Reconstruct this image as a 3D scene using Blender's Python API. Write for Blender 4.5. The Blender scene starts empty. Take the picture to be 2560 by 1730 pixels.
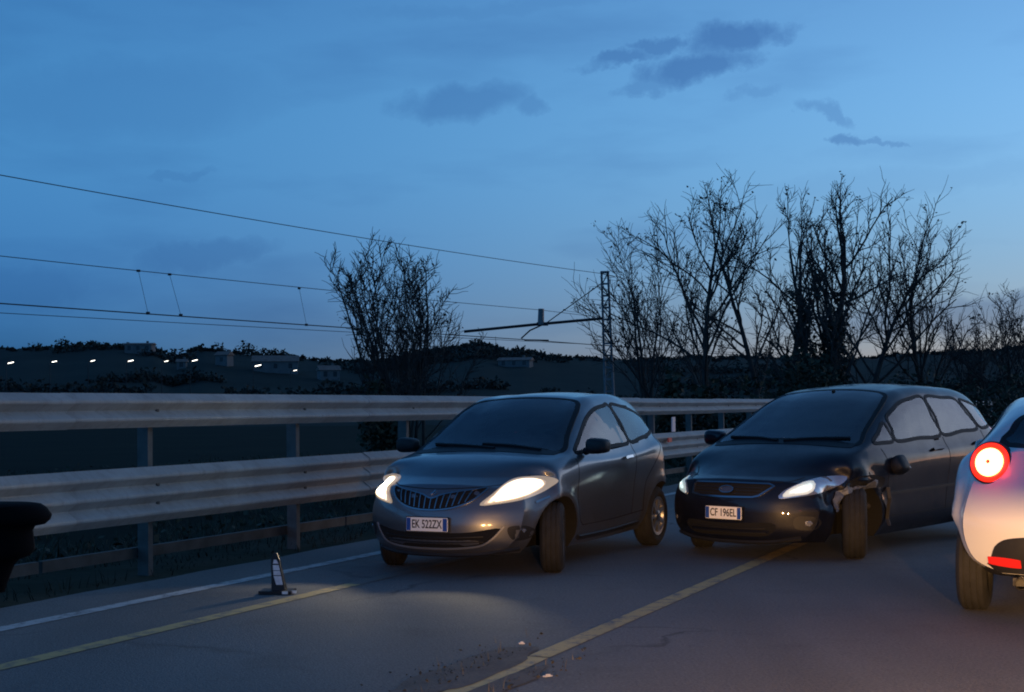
import bpy, bmesh, math, random
import numpy as np
from mathutils import Vector, Matrix, noise
from mathutils.bvhtree import BVHTree
from mathutils.geometry import delaunay_2d_cdt

PI = math.pi
rad = math.radians
random.seed(7)
scene = bpy.context.scene
col = scene.collection

# ------------------------------------------------------------------ camera
CAM_H = 1.40
FPX = 3436.0            # focal length in pixels of the 2560 px wide photograph
HORIZ = 1017.0
cam_data = bpy.data.cameras.new('camera')
cam_data.sensor_width = 36.0
cam_data.lens = FPX / 2560.0 * 36.0
cam_data.shift_y = (HORIZ - 865.0) / 2560.0
cam_data.clip_start = 0.05
cam_data.clip_end = 6000.0
cam = bpy.data.objects.new('camera', cam_data)
cam.location = (0, 0, CAM_H)
cam.rotation_euler = (PI / 2, 0.008, 0)
col.objects.link(cam)
scene.camera = cam

# ------------------------------------------------------------------ world: dusk sky
SUN_AZ = rad(62)        # afterglow azimuth, clockwise from the view axis (+Y)
SUN_EL = rad(9.0)
world = bpy.data.worlds.new('World')
scene.world = world
world.use_nodes = True
world.cycles.sampling_method = 'NONE'
wn = world.node_tree.nodes
wl = world.node_tree.links
wn.clear()
w_out = wn.new('ShaderNodeOutputWorld')
w_bg = wn.new('ShaderNodeBackground')
w_sky = wn.new('ShaderNodeTexSky')
w_sky.sky_type = 'NISHITA'
w_sky.sun_disc = False
w_sky.sun_elevation = SUN_EL
w_sky.sun_rotation = SUN_AZ
w_sky.altitude = 100
w_sky.air_density = 1.0
w_sky.dust_density = 0.3
w_sky.ozone_density = 6.0
w_bg.inputs['Strength'].default_value = 0.15


def wmath(op, a, b=None, clamp=False):
    n = wn.new('ShaderNodeMath')
    n.operation = op
    n.use_clamp = clamp
    for i, v in enumerate((a, b)):
        if v is None:
            continue
        if isinstance(v, (int, float)):
            n.inputs[i].default_value = v
        else:
            wl.new(v, n.inputs[i])
    return n.outputs[0]


w_tc = wn.new('ShaderNodeTexCoord')
w_warp = wn.new('ShaderNodeTexNoise')
w_warp.inputs['Scale'].default_value = 30.0
w_warp.inputs['Detail'].default_value = 6.0
w_warp.inputs['Roughness'].default_value = 0.62
wl.new(w_tc.outputs['Generated'], w_warp.inputs['Vector'])
w_sep = wn.new('ShaderNodeSeparateXYZ')
wl.new(w_tc.outputs['Generated'], w_sep.inputs[0])
w_wsep = wn.new('ShaderNodeSeparateColor')
wl.new(w_warp.outputs['Color'], w_wsep.inputs[0])
az = wmath('ARCTAN2', w_sep.outputs[0], w_sep.outputs[1])
el = wmath('ARCSINE', w_sep.outputs[2])
azw = wmath('ADD', az, wmath('MULTIPLY', wmath('SUBTRACT', w_wsep.outputs[0], 0.5), 0.075))
elw = wmath('ADD', el, wmath('MULTIPLY', wmath('SUBTRACT', w_wsep.outputs[1], 0.5), 0.030))
# (photo x, photo y, half length px, half height px, tilt deg, density)
CLOUDS = [(1745, 165, 150, 42, 10, .85), (1860, 88, 150, 38, 4, .85), (1560, 148, 130, 20, 9, .7),
          (1660, 110, 70, 18, 3, .7), (1620, 215, 90, 22, 12, .45), (1150, 255, 190, 48, 5, .55),
          (1330, 262, 70, 24, 5, .4), (2075, 285, 75, 22, -28, .45), (2110, 352, 52, 12, -4, .7),
          (2190, 358, 80, 9, -14, .55), (1900, 228, 70, 20, 6, .35), (520, 640, 200, 42, 7, .42),
          (60, 720, 240, 60, 3, .35), (440, 445, 110, 14, 10, .3), (330, 250, 420, 100, 5, .22),
          (2480, 790, 480, 55, 2, .75), (1270, 20, 380, 22, 3, .15), (2300, 450, 500, 40, 3, .12)]
mask = None
for (cx, cy, sa, se, tilt, dens) in CLOUDS:
    a0 = math.atan((cx - 1280) / FPX)
    e0 = math.atan((HORIZ - 0.008 * (cx - 1280) - cy) / FPX * math.cos(a0))
    ca, sa_ = math.cos(rad(tilt)), math.sin(rad(tilt))
    da = wmath('SUBTRACT', azw, a0)
    de = wmath('SUBTRACT', elw, e0)
    u = wmath('DIVIDE', wmath('ADD', wmath('MULTIPLY', da, ca), wmath('MULTIPLY', de, sa_)), sa / FPX)
    v = wmath('DIVIDE', wmath('SUBTRACT', wmath('MULTIPLY', de, ca), wmath('MULTIPLY', da, sa_)), se / FPX)
    d = wmath('ADD', wmath('MULTIPLY', u, u), wmath('MULTIPLY', v, v))
    m = wmath('MULTIPLY', wmath('SUBTRACT', 1.25, d, True), dens)
    mask = m if mask is None else wmath('MAXIMUM', mask, m)
# loose thin cloud that goes on all round the sky
w_map = wn.new('ShaderNodeMapping')
w_map.inputs['Scale'].default_value = (2.2, 2.2, 9.0)
w_map.inputs['Rotation'].default_value = (0.12, 0.05, 0)
wl.new(w_tc.outputs['Generated'], w_map.inputs['Vector'])
w_n2 = wn.new('ShaderNodeTexNoise')
w_n2.inputs['Scale'].default_value = 2.6
w_n2.inputs['Detail'].default_value = 6.0
wl.new(w_map.outputs[0], w_n2.inputs['Vector'])
thin = wmath('MULTIPLY', wmath('SUBTRACT', w_n2.outputs['Fac'], 0.50, True), 1.6, True)
mask = wmath('MAXIMUM', mask, thin)
# cool cast of the camera's daylight white balance
w_tint = wn.new('ShaderNodeMix')
w_tint.data_type = 'RGBA'
w_tint.blend_type = 'MULTIPLY'
w_tint.inputs[0].default_value = 1.0

def wsmooth(v, a, b):
    n = wn.new('ShaderNodeMapRange')
    n.interpolation_type = 'SMOOTHSTEP'
    n.inputs[1].default_value = a
    n.inputs[2].default_value = b
    wl.new(v, n.inputs[0])
    return n.outputs[0]


def wmix(fac, a, b):
    n = wn.new('ShaderNodeMix')
    n.data_type = 'RGBA'
    wl.new(fac, n.inputs[0])
    for i, v in ((6, a), (7, b)):
        if isinstance(v, tuple):
            n.inputs[i].default_value = (*v, 1)
        else:
            wl.new(v, n.inputs[i])
    return n.outputs[2]


# afterglow towards the set sun, the earth's shadow lying low on the other side
cosaz = wmath('COSINE', wmath('SUBTRACT', az, SUN_AZ))
sunward = wsmooth(cosaz, 0.05, 0.85)
low = wmath('SUBTRACT', 1.0, wsmooth(el, 0.0, 0.24))
high_c = wmix(sunward, (0.84, 1.01, 1.0), (1.50, 1.18, 0.97))
low_c = wmix(sunward, (0.07, 0.28, 0.68), (0.84, 0.53, 0.53))
wl.new(wmix(low, high_c, low_c), w_tint.inputs[7])
wl.new(w_sky.outputs[0], w_tint.inputs[6])
w_dark = wn.new('ShaderNodeMix')
w_dark.data_type = 'RGBA'
w_dark.blend_type = 'MULTIPLY'
w_dark.inputs[7].default_value = (0.47, 0.53, 0.67, 1)
wl.new(mask, w_dark.inputs[0])
wl.new(w_tint.outputs[2], w_dark.inputs[6])
wl.new(w_dark.outputs[2], w_bg.inputs['Color'])
wl.new(w_bg.outputs[0], w_out.inputs['Surface'])

# the sun has set: only a trace of soft light is left from the afterglow
sun_data = bpy.data.lights.new('sun', 'SUN')
sun_data.energy = 0.10
sun_data.angle = rad(40)
sun_data.color = (1.0, 0.80, 0.68)
sun = bpy.data.objects.new('sun', sun_data)
sd = Vector((math.sin(SUN_AZ) * math.cos(rad(12)), math.cos(SUN_AZ) * math.cos(rad(12)), math.sin(rad(12))))
sun.rotation_euler = sd.to_track_quat('Z', 'Y').to_euler()
col.objects.link(sun)

vs = scene.view_settings
vs.view_transform = 'Standard'
vs.look = 'None'
vs.exposure = 0.35
vs.gamma = 1.0
vs.use_curve_mapping = False
scene.render.engine = 'CYCLES'
scene.cycles.use_denoising = True
scene.cycles.filter_width = 1.9
scene.cycles.max_bounces = 5
scene.cycles.diffuse_bounces = 2
scene.cycles.glossy_bounces = 3
scene.cycles.transparent_max_bounces = 8
scene.cycles.sample_clamp_indirect = 6.0

# ------------------------------------------------------------------ helpers
ROAD = rad(24.09)                       # the road runs off to the right of the view axis
RS, RC = math.sin(ROAD), math.cos(ROAD)


def road(lat, along, z=0.0):
    """point on the road: metres right of the camera's own lane line, metres ahead"""
    return Vector((lat * RC + along * RS, along * RC - lat * RS, z))


def at(px, py, dist):
    """point seen at a photograph pixel, dist metres ahead"""
    dx, dy = px - 1280.0, py - HORIZ
    c, s = math.cos(-0.008), math.sin(-0.008)
    xx, yy = c * dx + s * dy, -s * dx + c * dy
    return Vector((xx * dist / FPX, dist, CAM_H - yy * dist / FPX))


def tag(o, label, cat, group=None):
    o['label'] = label
    o['category'] = cat
    if group:
        o['group'] = group
    return o


def structure(o):
    o['kind'] = 'structure'
    return o


def empty(name, loc=(0, 0, 0), rz=0.0):
    o = bpy.data.objects.new(name, None)
    o.empty_display_size = 0.2
    o.location = loc
    o.rotation_euler = (0, 0, rz)
    col.objects.link(o)
    return o


def link_mesh(name, me, mat=None, parent=None):
    o = bpy.data.objects.new(name, me)
    col.objects.link(o)
    if mat is not None and not me.materials:
        me.materials.append(mat)
    if parent is not None:
        o.parent = parent
    return o


def mk(name, verts, faces, mat=None, parent=None, smooth=True, sharp=35):
    me = bpy.data.meshes.new(name)
    me.from_pydata([tuple(v) for v in verts], [], faces)
    me.update()
    if smooth:
        me.shade_smooth()
        if sharp:
            me.set_sharp_from_angle(angle=rad(sharp))
    return link_mesh(name, me, mat, parent)


class MB:
    """collects simple solids into one mesh"""

    def __init__(self):
        self.v, self.f = [], []

    def add(self, v, f):
        n = len(self.v)
        self.v += [tuple(p) for p in v]
        self.f += [tuple(i + n for i in q) for q in f]
        return self

    def box(self, c, s, m=None):
        x, y, z = s[0] / 2, s[1] / 2, s[2] / 2
        v = [Vector((a, b, d)) for a in (-x, x) for b in (-y, y) for d in (-z, z)]
        if m is not None:
            v = [m @ p for p in v]
        v = [p + Vector(c) for p in v]
        return self.add(v, [(0, 1, 3, 2), (4, 6, 7, 5), (0, 4, 5, 1), (2, 3, 7, 6), (0, 2, 6, 4), (1, 5, 7, 3)])

    def tube(self, pts, r, n=8, cap=True):
        pts = [Vector(p) for p in pts]
        rs = r if isinstance(r, (list, tuple)) else [r] * len(pts)
        V, F = [], []
        up = Vector((0, 0, 1))
        prev = None
        for i, p in enumerate(pts):
            t = (pts[min(i + 1, len(pts) - 1)] - pts[max(i - 1, 0)]).normalized()
            if prev is None:
                a = t.cross(up if abs(t.z) < 0.95 else Vector((1, 0, 0))).normalized()
            else:
                a = (prev - t * prev.dot(t)).normalized()
            prev = a
            b = t.cross(a)
            for k in range(n):
                w = 2 * PI * k / n
                V.append(p + (a * math.cos(w) + b * math.sin(w)) * rs[i])
        for i in range(len(pts) - 1):
            for k in range(n):
                k2 = (k + 1) % n
                F.append((i * n + k, i * n + k2, (i + 1) * n + k2, (i + 1) * n + k))
        if cap:
            F.append(tuple(range(n - 1, -1, -1)))
            F.append(tuple((len(pts) - 1) * n + k for k in range(n)))
        return self.add(V, F)

    def lathe(self, prof, n=32, axis='y'):
        """prof: (offset along axis, radius); closed loop if first == last"""
        V, F = [], []
        for (o, r) in prof:
            for k in range(n):
                w = 2 * PI * k / n
                V.append((r * math.cos(w), o, r * math.sin(w)) if axis == 'y' else
                         ((r * math.cos(w), r * math.sin(w), o) if axis == 'z' else (o, r * math.cos(w), r * math.sin(w))))
        for i in range(len(prof) - 1):
            for k in range(n):
                k2 = (k + 1) % n
                F.append((i * n + k, i * n + k2, (i + 1) * n + k2, (i + 1) * n + k))
        return self.add(V, F)

    def build(self, name, mat, parent=None, smooth=True, sharp=35, loc=None):
        o = mk(name, self.v, self.f, mat, parent, smooth, sharp)
        if loc is not None:
            o.location = loc
        return o


# ------------------------------------------------------------------ materials
def material(name, base, rough=0.6, metal=0.0, coat=0.0, ior=1.45, emis=None, estr=0.0,
             var=0.0, vscale=8.0, bump=0.0, bscale=60.0, rvar=0.0, base2=None, coat_rough=0.05, spec=None):
    m = bpy.data.materials.new(name)
    m.use_nodes = True
    nt = m.node_tree
    b = nt.nodes['Principled BSDF']
    b.inputs['Base Color'].default_value = (*base, 1)
    b.inputs['Roughness'].default_value = rough
    b.inputs['Metallic'].default_value = metal
    b.inputs['Coat Weight'].default_value = coat
    b.inputs['Coat Roughness'].default_value = coat_rough
    b.inputs['IOR'].default_value = ior
    if spec is not None:
        b.inputs['Specular IOR Level'].default_value = spec
    if emis is not None:
        b.inputs['Emission Color'].default_value = (*emis, 1)
        b.inputs['Emission Strength'].default_value = estr
    if var or bump or rvar or base2:
        tc = nt.nodes.new('ShaderNodeTexCoord')
        n = nt.nodes.new('ShaderNodeTexNoise')
        n.inputs['Scale'].default_value = vscale
        n.inputs['Detail'].default_value = 6
        n.inputs['Roughness'].default_value = 0.6
        nt.links.new(tc.outputs['Object'], n.inputs['Vector'])
        if var or base2:
            r = nt.nodes.new('ShaderNodeValToRGB')
            lo = base2 if base2 else tuple(c * (1 - var) for c in base)
            hi = base if base2 else tuple(min(1, c * (1 + var)) for c in base)
            r.color_ramp.elements[0].position = 0.32
            r.color_ramp.elements[1].position = 0.68
            r.color_ramp.elements[0].color = (*lo, 1)
            r.color_ramp.elements[1].color = (*hi, 1)
            nt.links.new(n.outputs['Fac'], r.inputs[0])
            nt.links.new(r.outputs[0], b.inputs['Base Color'])
        if rvar:
            mr = nt.nodes.new('ShaderNodeMapRange')
            mr.inputs[1].default_value = 0.3
            mr.inputs[2].default_value = 0.7
            mr.inputs[3].default_value = max(0.0, rough - rvar)
            mr.inputs[4].default_value = min(1.0, rough + rvar)
            nt.links.new(n.outputs['Fac'], mr.inputs[0])
            nt.links.new(mr.outputs[0], b.inputs['Roughness'])
        if bump:
            n2 = nt.nodes.new('ShaderNodeTexNoise')
            n2.inputs['Scale'].default_value = bscale
            n2.inputs['Detail'].default_value = 4
            nt.links.new(tc.outputs['Object'], n2.inputs['Vector'])
            bp = nt.nodes.new('ShaderNodeBump')
            bp.inputs['Strength'].default_value = bump
            bp.inputs['Distance'].default_value = 0.02
            nt.links.new(n2.outputs['Fac'], bp.inputs['Height'])
            nt.links.new(bp.outputs[0], b.inputs['Normal'])
    return m


M = {}
def rail_material(name, base, rough, metal, **kw):
    """galvanised steel with grime streaks and faint rust that run down the beam"""
    m = material(name, base, rough, metal, **kw)
    nt = m.node_tree
    b = nt.nodes['Principled BSDF']
    src = b.inputs['Base Color'].links[0].from_socket
    tc = nt.nodes.new('ShaderNodeTexCoord')
    mp = nt.nodes.new('ShaderNodeMapping')
    mp.inputs['Scale'].default_value = (3.0, 5.0, 0.9)
    n = nt.nodes.new('ShaderNodeTexNoise')
    n.inputs['Scale'].default_value = 2.5
    n.inputs['Detail'].default_value = 7
    n.inputs['Roughness'].default_value = 0.7
    nt.links.new(tc.outputs['Object'], mp.inputs['Vector'])
    nt.links.new(mp.outputs[0], n.inputs['Vector'])
    r = nt.nodes.new('ShaderNodeMapRange')
    r.inputs[1].default_value = 0.48
    r.inputs[2].default_value = 0.75
    r.inputs[4].default_value = 0.42
    nt.links.new(n.outputs['Fac'], r.inputs[0])
    mx = nt.nodes.new('ShaderNodeMix')
    mx.data_type = 'RGBA'
    nt.links.new(r.outputs[0], mx.inputs[0])
    nt.links.new(src, mx.inputs[6])
    mx.inputs[7].default_value = (0.115, 0.095, 0.075, 1)
    nt.links.new(mx.outputs[2], b.inputs['Base Color'])
    return m


M['grey_paint'] = material('grey_paint', (0.135, 0.138, 0.148), 0.38, 0.75, 0.8, rvar=0.08, vscale=3, coat_rough=0.10)
M['navy_paint'] = material('navy_paint', (0.0045, 0.0055, 0.012), 0.45, 0.1, 0.45, rvar=0.1, vscale=3, coat_rough=0.05, spec=0.3)
M['white_paint'] = material('white_paint', (0.60, 0.595, 0.585), 0.35, 0.0, 0.8, rvar=0.08, vscale=3)


def glass_material(name, ior, tint, rough):
    """clear pane: what lies behind, under a Fresnel reflection of the sky"""
    m = bpy.data.materials.new(name)
    m.use_nodes = True
    nt = m.node_tree
    nt.nodes.clear()
    out = nt.nodes.new('ShaderNodeOutputMaterial')
    mix = nt.nodes.new('ShaderNodeMixShader')
    tr = nt.nodes.new('ShaderNodeBsdfTransparent')
    tr.inputs[0].default_value = (*tint, 1)
    gl = nt.nodes.new('ShaderNodeBsdfGlossy')
    gl.inputs['Roughness'].default_value = rough
    gl.inputs['Color'].default_value = (0.95, 0.97, 1.0, 1)
    fr_ = nt.nodes.new('ShaderNodeFresnel')
    fr_.inputs[0].default_value = ior
    tc = nt.nodes.new('ShaderNodeTexCoord')
    n = nt.nodes.new('ShaderNodeTexNoise')
    n.inputs['Scale'].default_value = 2.4
    n.inputs['Detail'].default_value = 2
    bp = nt.nodes.new('ShaderNodeBump')
    bp.inputs['Strength'].default_value = 0.22
    bp.inputs['Distance'].default_value = 0.05
    nt.links.new(tc.outputs['Object'], n.inputs['Vector'])
    nt.links.new(n.outputs['Fac'], bp.inputs['Height'])
    nt.links.new(bp.outputs[0], gl.inputs['Normal'])
    nt.links.new(fr_.outputs[0], mix.inputs[0])
    nt.links.new(tr.outputs[0], mix.inputs[1])
    nt.links.new(gl.outputs[0], mix.inputs[2])
    nt.links.new(mix.outputs[0], out.inputs['Surface'])
    return m


def glow_material(name, core, rim, estr, r0, r1):
    """lit lens: brightest over the bulb, falling off towards its edge"""
    m = material(name, (0.6, 0.6, 0.58), 0.12, 0.0, 0.3)
    nt = m.node_tree
    b = nt.nodes['Principled BSDF']
    at_ = nt.nodes.new('ShaderNodeAttribute')
    at_.attribute_name = 'edge'
    mr = nt.nodes.new('ShaderNodeMapRange')
    mr.interpolation_type = 'SMOOTHSTEP'
    mr.inputs[1].default_value = r0
    mr.inputs[2].default_value = r1
    nt.links.new(at_.outputs['Fac'], mr.inputs[0])
    pw = nt.nodes.new('ShaderNodeMath')
    pw.operation = 'POWER'
    pw.inputs[1].default_value = 1.7
    nt.links.new(mr.outputs[0], pw.inputs[0])
    ml = nt.nodes.new('ShaderNodeMath')
    ml.operation = 'MULTIPLY_ADD'
    ml.inputs[1].default_value = estr
    ml.inputs[2].default_value = 0.30
    nt.links.new(pw.outputs[0], ml.inputs[0])
    mx = nt.nodes.new('ShaderNodeMix')
    mx.data_type = 'RGBA'
    nt.links.new(mr.outputs[0], mx.inputs[0])
    mx.inputs[6].default_value = (*rim, 1)
    mx.inputs[7].default_value = (*core, 1)
    nt.links.new(mx.outputs[2], b.inputs['Emission Color'])
    nt.links.new(ml.outputs[0], b.inputs['Emission Strength'])
    return m


M['glass'] = glass_material('windscreen_glass', 1.85, (0.62, 0.66, 0.68), 0.03)
M['side_glass'] = glass_material('side_glass', 1.75, (0.60, 0.63, 0.65), 0.03)
M['cabin'] = material('cabin_trim', (0.018, 0.018, 0.020), 0.9, var=0.3)
M['seat_cloth'] = material('seat_cloth', (0.030, 0.030, 0.034), 0.95, var=0.4, vscale=12)
M['black_plastic'] = material('black_plastic', (0.012, 0.012, 0.013), 0.55, var=0.2)
M['mirror_black'] = material('mirror_black', (0.003, 0.003, 0.004), 0.9, spec=0.08)
M['seal'] = material('rubber_seal', (0.006, 0.006, 0.007), 0.7)
M['gap'] = material('panel_gap', (0.004, 0.004, 0.005), 0.8)
M['tyre'] = material('tyre_rubber', (0.013, 0.013, 0.013), 0.85, var=0.35, vscale=14, bump=0.2)
M['rim'] = material('alloy_rim', (0.32, 0.32, 0.33), 0.35, 0.9)
M['chrome'] = material('chrome', (0.62, 0.63, 0.65), 0.18, 1.0)
M['dull_chrome'] = material('dull_chrome', (0.30, 0.31, 0.33), 0.28, 1.0)
M['plate'] = material('number_plate', (0.88, 0.86, 0.80), 0.35)
M['plate_blue'] = material('plate_blue_band', (0.02, 0.07, 0.30), 0.4)
M['dull_badge'] = material('dull_badge', (0.045, 0.055, 0.085), 0.3, 0.3, 0.5)
M['dull_trim'] = material('dull_trim', (0.26, 0.265, 0.27), 0.4, 0.5)
M['trim'] = material('bright_trim', (0.55, 0.56, 0.57), 0.40, 0.4)
M['plate_ink'] = material('plate_ink', (0.01, 0.01, 0.012), 0.5)
M['lamp_on'] = glow_material('lit_headlamp', (1.0, 0.90, 0.66), (1.0, 0.66, 0.32), 12.0, 0.0, 0.034)
M['lamp_mid'] = glow_material('dim_headlamp', (0.80, 1.0, 0.96), (0.62, 0.85, 0.85), 1.5, 0.0, 0.05)
M['lamp_glow'] = material('lamp_lens', (0.30, 0.31, 0.33), 0.08, 0.3, 0.5, emis=(1.0, 0.72, 0.40), estr=0.22)  # weak warm emission stands in for glow around the lit reflector
M['lamp_clear'] = material('lamp_reflector', (0.55, 0.57, 0.60), 0.12, 0.8, 0.5)
M['tail_core'] = material('tail_lamp_core', (1, 0.4, 0.2), 0.3, emis=(1.0, 0.42, 0.14), estr=5.5)
M['tail_ring'] = material('tail_lamp_ring', (0.6, 0.02, 0.01), 0.15, 0, 0.5, emis=(1.0, 0.022, 0.008), estr=1.5)
M['red_glow'] = material('glowing_red_lens', (0.55, 0.015, 0.012), 0.15, 0, 0.5, emis=(1, 0.03, 0.02), estr=0.14)  # small red emission added, so the reflectors seem lit
M['torn_metal'] = material('torn_metal', (0.12, 0.13, 0.15), 0.55, 0.4, var=0.4, vscale=20)
M['void_shade'] = material('void_shade', (0.004, 0.004, 0.004), 0.9)  # near-black colour stands for the shade inside openings
M['galvanised'] = rail_material('galvanised_steel', (0.36, 0.365, 0.36), 0.66, 0.15, base2=(0.25, 0.25, 0.245), vscale=2.2, rvar=0.1, bump=0.05, bscale=25)
M['rust_steel'] = material('weathered_steel', (0.105, 0.10, 0.095), 0.75, 0.3, base2=(0.055, 0.048, 0.042), vscale=4)
M['post_steel'] = material('post_steel', (0.13, 0.13, 0.125), 0.7, 0.2, base2=(0.075, 0.07, 0.068), vscale=4)
M['bolt'] = material('bolt_steel', (0.06, 0.06, 0.065), 0.6, 0.5)


# ------------------------------------------------------------------ road and land
def asphalt_material():
    m = material('asphalt', (0.105, 0.100, 0.094), 0.86)
    nt = m.node_tree
    b = nt.nodes['Principled BSDF']
    tc = nt.nodes.new('ShaderNodeTexCoord')
    big = nt.nodes.new('ShaderNodeTexNoise')
    big.inputs['Scale'].default_value = 0.35
    big.inputs['Detail'].default_value = 7
    fine = nt.nodes.new('ShaderNodeTexNoise')
    fine.inputs['Scale'].default_value = 55
    fine.inputs['Detail'].default_value = 3
    vor = nt.nodes.new('ShaderNodeTexVoronoi')
    vor.inputs['Scale'].default_value = 90
    mapn = nt.nodes.new('ShaderNodeMapping')          # wheel tracks: long streaks along the road
    mapn.inputs['Rotation'].default_value = (0, 0, ROAD)
    mapn.inputs['Scale'].default_value = (0.9, 0.03, 1)
    streak = nt.nodes.new('ShaderNodeTexNoise')
    streak.inputs['Scale'].default_value = 1.0
    streak.inputs['Detail'].default_value = 4
    for n in (big, fine, vor, mapn):
        nt.links.new(tc.outputs['Object'], n.inputs['Vector'])
    nt.links.new(mapn.outputs[0], streak.inputs['Vector'])

    def mixc(fac, a, bcol, t='MIX'):
        n = nt.nodes.new('ShaderNodeMix')
        n.data_type = 'RGBA'
        n.blend_type = t
        if isinstance(fac, float):
            n.inputs[0].default_value = fac
        else:
            nt.links.new(fac, n.inputs[0])
        for i, v in ((6, a), (7, bcol)):
            if isinstance(v, tuple):
                n.inputs[i].default_value = (*v, 1)
            else:
                nt.links.new(v, n.inputs[i])
        return n.outputs[2]
    rmp = nt.nodes.new('ShaderNodeMapRange')
    rmp.inputs[1].default_value = 0.35
    rmp.inputs[2].default_value = 0.65
    nt.links.new(big.outputs['Fac'], rmp.inputs[0])
    c = mixc(rmp.outputs[0], (0.135, 0.133, 0.128), (0.185, 0.180, 0.172))
    rs = nt.nodes.new('ShaderNodeMapRange')
    rs.inputs[1].default_value = 0.4
    rs.inputs[2].default_value = 0.7
    rs.inputs[4].default_value = 0.6
    nt.links.new(streak.outputs['Fac'], rs.inputs[0])
    c = mixc(rs.outputs[0], c, (0.100, 0.096, 0.091))
    # cracks: cell borders bent by noise, opened only in places; sealed patches
    wv = nt.nodes.new('ShaderNodeTexNoise')
    wv.inputs['Scale'].default_value = 1.6
    wv.inputs['Detail'].default_value = 5
    nt.links.new(tc.outputs['Object'], wv.inputs['Vector'])
    ad = nt.nodes.new('ShaderNodeVectorMath')
    ad.operation = 'MULTIPLY_ADD'
    ad.inputs[1].default_value = (0.8, 0.8, 0)
    nt.links.new(wv.outputs['Color'], ad.inputs[0])
    nt.links.new(tc.outputs['Object'], ad.inputs[2])
    vc = nt.nodes.new('ShaderNodeTexVoronoi')
    vc.feature = 'DISTANCE_TO_EDGE'
    vc.inputs['Scale'].default_value = 0.42
    nt.links.new(ad.outputs[0], vc.inputs['Vector'])
    ck = nt.nodes.new('ShaderNodeMapRange')
    ck.inputs[1].default_value = 0.0
    ck.inputs[2].default_value = 0.012
    ck.inputs[3].default_value = 1.0
    ck.inputs[4].default_value = 0.0
    nt.links.new(vc.outputs['Distance'], ck.inputs[0])
    gate = nt.nodes.new('ShaderNodeMapRange')
    gate.inputs[1].default_value = 0.50
    gate.inputs[2].default_value = 0.60
    gate.inputs[4].default_value = 0.65
    nt.links.new(big.outputs['Fac'], gate.inputs[0])
    ckm = nt.nodes.new('ShaderNodeMath')
    ckm.operation = 'MULTIPLY'
    nt.links.new(ck.outputs[0], ckm.inputs[0])
    nt.links.new(gate.outputs[0], ckm.inputs[1])
    c = mixc(ckm.outputs[0], c, (0.035, 0.033, 0.031))
    st = nt.nodes.new('ShaderNodeTexNoise')
    st.inputs['Scale'].default_value = 1.1
    st.inputs['Detail'].default_value = 8
    st.inputs['Roughness'].default_value = 0.7
    nt.links.new(tc.outputs['Object'], st.inputs['Vector'])
    sr = nt.nodes.new('ShaderNodeMapRange')
    sr.inputs[1].default_value = 0.54
    sr.inputs[2].default_value = 0.70
    sr.inputs[4].default_value = 0.5
    nt.links.new(st.outputs['Fac'], sr.inputs[0])
    c = mixc(sr.outputs[0], c, (0.085, 0.080, 0.076))
    rf = nt.nodes.new('ShaderNodeMapRange')
    rf.inputs[1].default_value = 0.3
    rf.inputs[2].default_value = 0.75
    rf.inputs[3].default_value = 0.7
    rf.inputs[4].default_value = 1.25
    nt.links.new(fine.outputs['Fac'], rf.inputs[0])
    mul = nt.nodes.new('ShaderNodeVectorMath')
    mul.operation = 'SCALE'
    nt.links.new(c, mul.inputs[0])
    nt.links.new(rf.outputs[0], mul.inputs['Scale'])
    nt.links.new(mul.outputs[0], b.inputs['Base Color'])
    bp = nt.nodes.new('ShaderNodeBump')
    bp.inputs['Strength'].default_value = 0.55
    bp.inputs['Distance'].default_value = 0.006
    nt.links.new(vor.outputs['Distance'], bp.inputs['Height'])
    nt.links.new(bp.outputs[0], b.inputs['Normal'])
    return m


def paint_material(name, colr, wear):
    """road paint worn away in flecks down to the asphalt"""
    m = material(name, colr, 0.75)
    nt = m.node_tree
    b = nt.nodes['Principled BSDF']
    tc = nt.nodes.new('ShaderNodeTexCoord')
    n = nt.nodes.new('ShaderNodeTexNoise')
    n.inputs['Scale'].default_value = 9
    n.inputs['Detail'].default_value = 9
    n.inputs['Roughness'].default_value = 0.75
    nt.links.new(tc.outputs['Object'], n.inputs['Vector'])
    r = nt.nodes.new('ShaderNodeValToRGB')
    r.color_ramp.elements[0].position = wear
    r.color_ramp.elements[1].position = wear + 0.16
    r.color_ramp.elements[0].color = (0.138, 0.132, 0.126, 1)
    r.color_ramp.elements[1].color = (*colr, 1)
    nt.links.new(n.outputs['Fac'], r.inputs[0])
    nt.links.new(r.outputs[0], b.inputs['Base Color'])
    return m


def soil_material(name, c1, c2, scale, bump=0.6):
    return material(name, c1, 0.95, base2=c2, vscale=scale, bump=bump, bscale=scale * 6, spec=0.05)


M['asphalt'] = asphalt_material()
M['white_line'] = paint_material('white_road_paint', (0.46, 0.46, 0.45), 0.36)
M['worn_yellow'] = paint_material('worn_yellow_road_paint', (0.30, 0.22, 0.10), 0.52)
M['yellow_line'] = paint_material('yellow_road_paint', (0.50, 0.345, 0.14), 0.36)
M['soil'] = soil_material('verge_soil', (0.060, 0.055, 0.038), (0.025, 0.028, 0.016), 1.2)
M['field'] = soil_material('field_grass', (0.011, 0.016, 0.010), (0.006, 0.009, 0.006), 0.15)
M['hill'] = soil_material('hill_scrub', (0.030, 0.040, 0.036), (0.018, 0.026, 0.024), 0.035, 0.0)


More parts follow.
